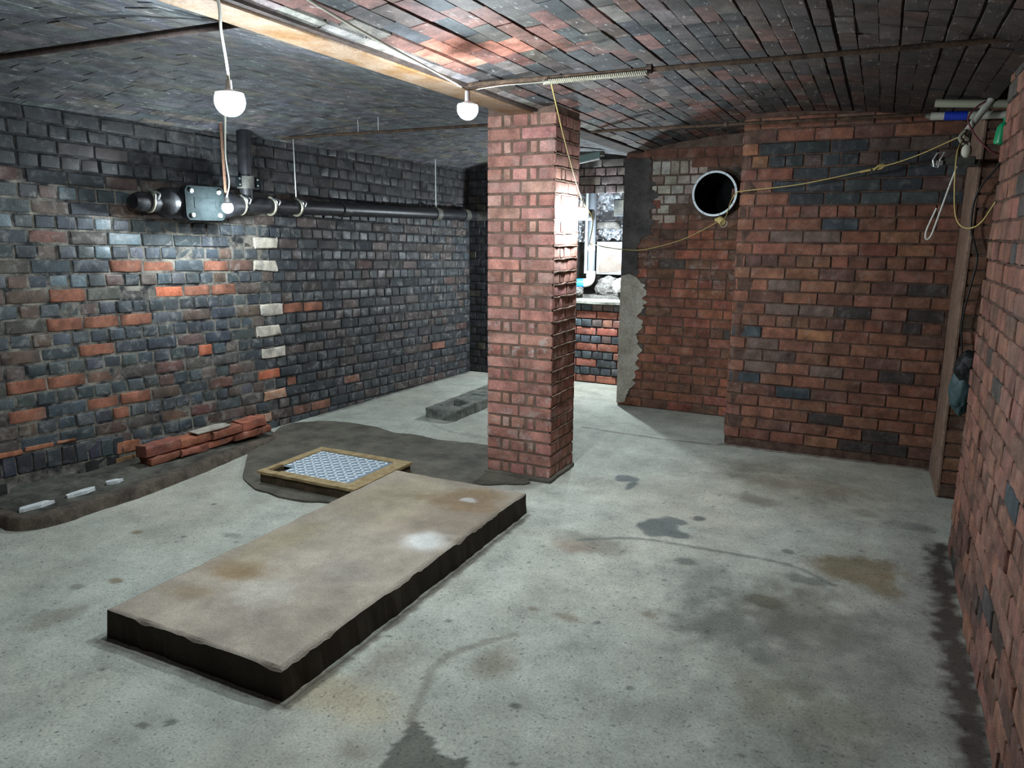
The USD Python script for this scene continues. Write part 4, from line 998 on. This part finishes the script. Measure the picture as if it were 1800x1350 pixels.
# ================================================================== INSIDE THE OPENING
fo_t = thing('foil_insulation', 'crumpled silver foil insulation at the top of the bright opening', 'insulation', (-2.5, 7.6, 1.7))
def crumple(u, v):
    p = np.stack([u, 0 * u, v], 1)
    y = 7.62 + .10 * abs(meshkit.noise(p * 9, 1) - .5) * 2 + .07 * abs(meshkit.noise(p * 19, 2) - .5) * 2 + .03 * meshkit.noise(p * 42, 3)
    return np.stack([u, y, v], 1)
P, F = grid_mesh(np.linspace(-3.1, -2.0, 90), np.linspace(1.42, 2.18, 62), crumple)
part(fo_t, 'foil_sheet', (P, F), 'foil')
def tee(x, y, r, z0, z1, m, name, label):
    t = thing(name, label, 'pipe', (x, y, z0)); part(t, 'pipe_run', tube([(x, y, z0), (x, y, (z0 + z1) / 2), (x, y, z1)], r, 20), m, smooth=40); return t
t = tee(-2.695, 7.30, .040, 1.05, 2.0, 'pvc_grey', 'waste_pipe', 'wide grey upright pipe with a blue-taped elbow in the opening')
part(t, 'elbow', tube(spline([(-2.695, 7.30, 1.10), (-2.695, 7.30, 1.055), (-2.71, 7.29, 1.02), (-2.75, 7.275, 1.005), (-2.80, 7.26, 1.003)], 5), .046, 18), 'pvc_cream', smooth=40)
part(t, 'socket', tube([(-2.695, 7.30, 1.07), (-2.695, 7.30, 1.13)], .049, 18), 'pvc_cream', smooth=40)
part(t, 'tape', tube([(-2.76, 7.27, 1.004), (-2.83, 7.25, 1.0)], .0475, 18), 'tape_blue_light', smooth=40, label='blue tape')
part(t, 'open_end', trimesh.creation.annulus(.034, .047, .05, sections=20).apply_transform(trimesh.transformations.translation_matrix((-2.855, 7.242, .998)) @ trimesh.geometry.align_vectors([0, 0, 1], [-.96, -.28, -.03])), 'pvc_cream')
part(t, 'bore', lathe([(0, 0), (.036, 0)], (-2.85, 7.244, .998), (-.96, -.28, -.03), 16), 'black_hole')
tee(-2.775, 7.36, .020, 1.10, 1.95, 'pvc_white', 'supply_pipe', 'thin pale upright pipe left of the wide grey one')
t = thing('lagged_elbow', 'short grey lagged pipe bend under the dark box in the opening', 'pipe', (-2.55, 7.5, 1.6))
part(t, 'lagging', tube(spline([(-2.70, 7.48, 1.60), (-2.60, 7.48, 1.605), (-2.51, 7.48, 1.605), (-2.475, 7.50, 1.57)], 6), .040, 16), 'rubble', smooth=40)
part(t, 'end_ring', tube([(-2.475, 7.50, 1.578), (-2.472, 7.50, 1.562)], .045, 16), 'iron_worn')
t = thing('meter_box', 'dark grey box mounted on the foil in the opening', 'box', (-2.45, 7.55, 1.77))
part(t, 'case', box(-2.53, -2.39, 7.48, 7.62, 1.69, 1.865, .008), 'pvc_grey'); part(t, 'lid', box(-2.525, -2.395, 7.468, 7.482, 1.70, 1.858, .004), 'iron_worn')
t = thing('wall_board', 'pale grey board with a tan diamond patch in the opening', 'board', (-2.5, 7.45, 1.27))
part(t, 'board_sheet', box(-2.69, -2.2, 7.44, 7.46, 1.09, 1.43, .003), 'board_grey')
v, f = arr(prism(sg.Polygon([(-2.66, 1.10), (-2.66, 1.19), (-2.535, 1.30), (-2.41, 1.20), (-2.41, 1.13)]), 0, .004)); part(t, 'tan_patch', (np.stack([v[:, 0], 7.44 - v[:, 2], v[:, 1]], 1), f[:, ::-1]), 'board_tan')
rngr = np.random.default_rng(5)
for i, (x, y, z, s, lab, m) in enumerate(((-2.53, 7.40, .90, .12, 'large grey rubble lump below the pale board', 'rubble'), (-2.345, 7.24, .95, .07, 'white rubble lump at the right of the opening', 'limewash'), (-2.84, 7.26, .885, .065, 'grey rubble lump left under the taped elbow', 'rubble'), (-2.30, 7.52, .90, .11, 'brownish rubble lump between the grey lump and the opening edge', 'rubble'))):
    ic = trimesh.creation.icosphere(subdivisions=4, radius=1.0); v = ic.vertices.copy()
    v = v * (1 + .7 * (meshkit.fbm(v * 2.3 + i * 5, 4, i) - .5))[:, None] * [s * 1.2, s * .8, s] + [x, y, z + .045]
    tag(part(None, 'rubble_lump', (v, ic.faces), m), lab, 'rubble')
m = box(-2.97, -2.09, 6.985, 7.30, .812, .846, .006).subdivide().subdivide().subdivide(); v = m.vertices.copy(); v += (np.stack([meshkit.fbm(v * 9, 3, s) for s in (1, 2, 3)], 1) - .5) * [.0, .03, .014]
tag(part(None, 'stone_sill', (v, m.faces), 'stone_sill'), 'rough pale stone sill under the bright opening', 'sill')
t = thing('ceiling_panel', 'small green board tucked under the vault behind the pillar', 'board', (-2.43, 6.5, 2.24))
v, f = arr(prism(sg.Polygon([(-2.58, 2.13), (-2.34, 2.17), (-2.34, 2.235), (-2.58, 2.20)]), 0, .02)); part(t, 'board_sheet', (np.stack([v[:, 0], 6.5 - v[:, 2], v[:, 1]], 1), f[:, ::-1]), 'panel_green')
part(t, 'white_edge', tube([(-2.58, 6.475, 2.13), (-2.34, 6.475, 2.17)], .008, 6), 'white_edge', label='white lower edge')
part(t, 'bracket', box(-2.60, -2.32, 6.5, 6.56, 2.20, 2.24), 'iron_worn')

# ================================================================== SERVICES AT THE TOP RIGHT
t = thing('plastic_conduit', 'olive plastic conduit under the vault, above the blue-taped one', 'pipe', (.3, 4.6, 2.2))
part(t, 'conduit', tube([(.182, 4.55, 2.178), (.42, 4.52, 2.155), (.62, 4.5, 2.14)], .020, 14), 'pvc_olive', smooth=40)
t = thing('plastic_conduit', 'cream plastic conduit wrapped with blue tape', 'pipe', (.3, 4.6, 2.11))
part(t, 'conduit', tube([(.170, 4.60, 2.122), (.40, 4.59, 2.112), (.60, 4.57, 2.105)], .020, 14), 'pvc_cream', smooth=40)
part(t, 'tape', tube([(.232, 4.598, 2.119), (.335, 4.593, 2.115)], .0225, 14), 'tape_blue', smooth=40, label='bright blue tape')
part(t, 'frayed_end', tube([(.146, 4.602, 2.124), (.172, 4.60, 2.122)], [.010, .019], 9), 'iron_worn')
t = thing('support_pole', 'slanting pale pole end crossing the two plastic conduits', 'pole', (.38, 4.5, 2.1))
part(t, 'pole', tube([(.425, 4.50, 2.175), (.37, 4.5, 2.085), (.318, 4.5, 1.998)], .017, 14), 'pvc_cream', smooth=40)
part(t, 'lashing', tube(spline([(.328, 4.48, 2.03), (.305, 4.475, 1.995), (.325, 4.47, 1.965), (.345, 4.48, 1.985), (.318, 4.47, 2.0)], 5), .009, 7), 'rope', smooth=True)
t = thing('cable_loop', 'pale wire looping down from the pole and up to the right wall', 'cable', (.3, 4.3, 1.8))
part(t, 'wire', tube(spline([(.320, 4.48, 1.985), (.292, 4.32, 1.90), (.298, 4.3, 1.74), (.316, 4.3, 1.61), (.345, 4.28, 1.555), (.386, 4.25, 1.545), (.42, 4.18, 1.575), (.452, 4.08, 1.66)], 8), .004, 7), 'cable_yellow', smooth=True)
t = thing('wire_hook', 'long white wire hook dangling before the facing wall', 'hook', (.3, 5.0, 1.6))
part(t, 'wire', tube(spline([(.345, 5.0, 1.895), (.318, 5.0, 1.78), (.292, 5.0, 1.66), (.268, 5.0, 1.55), (.256, 5.0, 1.505), (.240, 5.0, 1.487), (.229, 5.0, 1.500), (.231, 5.0, 1.54), (.248, 5.0, 1.60), (.268, 5.0, 1.665)], 8), .0055, 7), 'cable_white', smooth=True)
t = thing('wall_bracket', 'grey steel channel bracket with bent clips near the top of the jamb', 'bracket', (.3, 4.6, 1.9))
part(t, 'channel', box(.235, .40, 4.62, 4.66, 1.875, 1.915, .004), 'iron_worn'); part(t, 'arm', box(.37, .42, 4.64, 4.79, 1.872, 1.90), 'iron_worn')
part(t, 'clip', tube([(.222, 4.61, 1.935), (.205, 4.61, 1.90), (.212, 4.61, 1.868), (.232, 4.61, 1.862), (.238, 4.61, 1.90), (.255, 4.61, 1.94), (.222, 4.61, 1.935)], .006, 6), 'zinc')
part(t, 'clip', box(.222, .252, 4.605, 4.612, 1.872, 1.897, .001), 'zinc'); part(t, 'stud', tube([(.196, 4.61, 1.876), (.25, 4.61, 1.884)], .005, 6), 'zinc')
t = thing('clear_cup', 'clear plastic ball tied under the pole beside the bracket', 'fitting', (.345, 4.55, 1.93))
part(t, 'globe', (lambda m: (m.vertices * [.024, .024, .034] + [.348, 4.55, 1.935], m.faces))(trimesh.creation.icosphere(subdivisions=3)), 'cable_pale', smooth=True)
part(t, 'cord', cat([tube([(.345 + s, 4.54, 1.96), (.33 + s, 4.5, 2.0)], .0035, 6) for s in (0, .014)]), 'cable_pale')
t = part(None, 'red_wire', tube(spline([(.42, 4.5, 2.175), (.365, 4.48, 2.14), (.332, 4.47, 2.09), (.345, 4.46, 2.04), (.39, 4.46, 1.975), (.45, 4.46, 1.92), (.52, 4.5, 1.90)], 7), .0042, 7), 'cable_red', smooth=True); tag(t, 'thin dark red wire curling round the slanting pole', 'wire')
t = part(None, 'black_cable', tube(spline([(.53, 4.68, 1.94), (.50, 4.70, 1.85), (.455, 4.71, 1.78), (.425, 4.72, 1.68), (.428, 4.72, 1.55), (.452, 4.72, 1.47), (.475, 4.72, 1.38), (.462, 4.72, 1.25), (.447, 4.72, 1.12), (.444, 4.72, 1.0), (.462, 4.70, .86)], 7), .005, 7), 'cable_black', smooth=True); tag(t, 'black cable hanging down the doorway jamb to the dark sack', 'cable')
t = thing('green_bottle', 'bright green plastic bottle wedged at the end of the right wall', 'bottle', (.425, 4.0, 1.91))
part(t, 'bottle_body', lathe([(0, 0), (.024, 0), (.028, .008), (.028, .07), (.020, .085), (.010, .095), (.010, .10), (0, .10)], (.43, 4.0, 1.905), (.12, 0, 1), 20), 'green_plastic', smooth=35)
part(t, 'cap', lathe([(0, 0), (.012, 0), (.012, .014), (0, .014)], (.442, 4.0, 2.005), (.12, 0, 1), 14), 'green_plastic')
t = thing('hanging_sack', 'black and teal sack hanging in the side doorway', 'sack', (.48, 4.62, .7))
def blob(c, s, seed, am):
    ic = trimesh.creation.icosphere(subdivisions=4, radius=1.0); v = ic.vertices.copy()
    return v * (1 + am * (meshkit.fbm(v * 1.8, 3, seed) - .5))[:, None] * s + c, ic.faces
part(t, 'sack_top', blob((.50, 4.62, .80), np.array([.075, .07, .10]), 3, .6), 'sack_black', smooth=True, label='black upper part')
part(t, 'sack_body', blob((.475, 4.65, .675), np.array([.062, .06, .135]), 6, .5), 'teal_plastic', smooth=True, label='teal lower part')
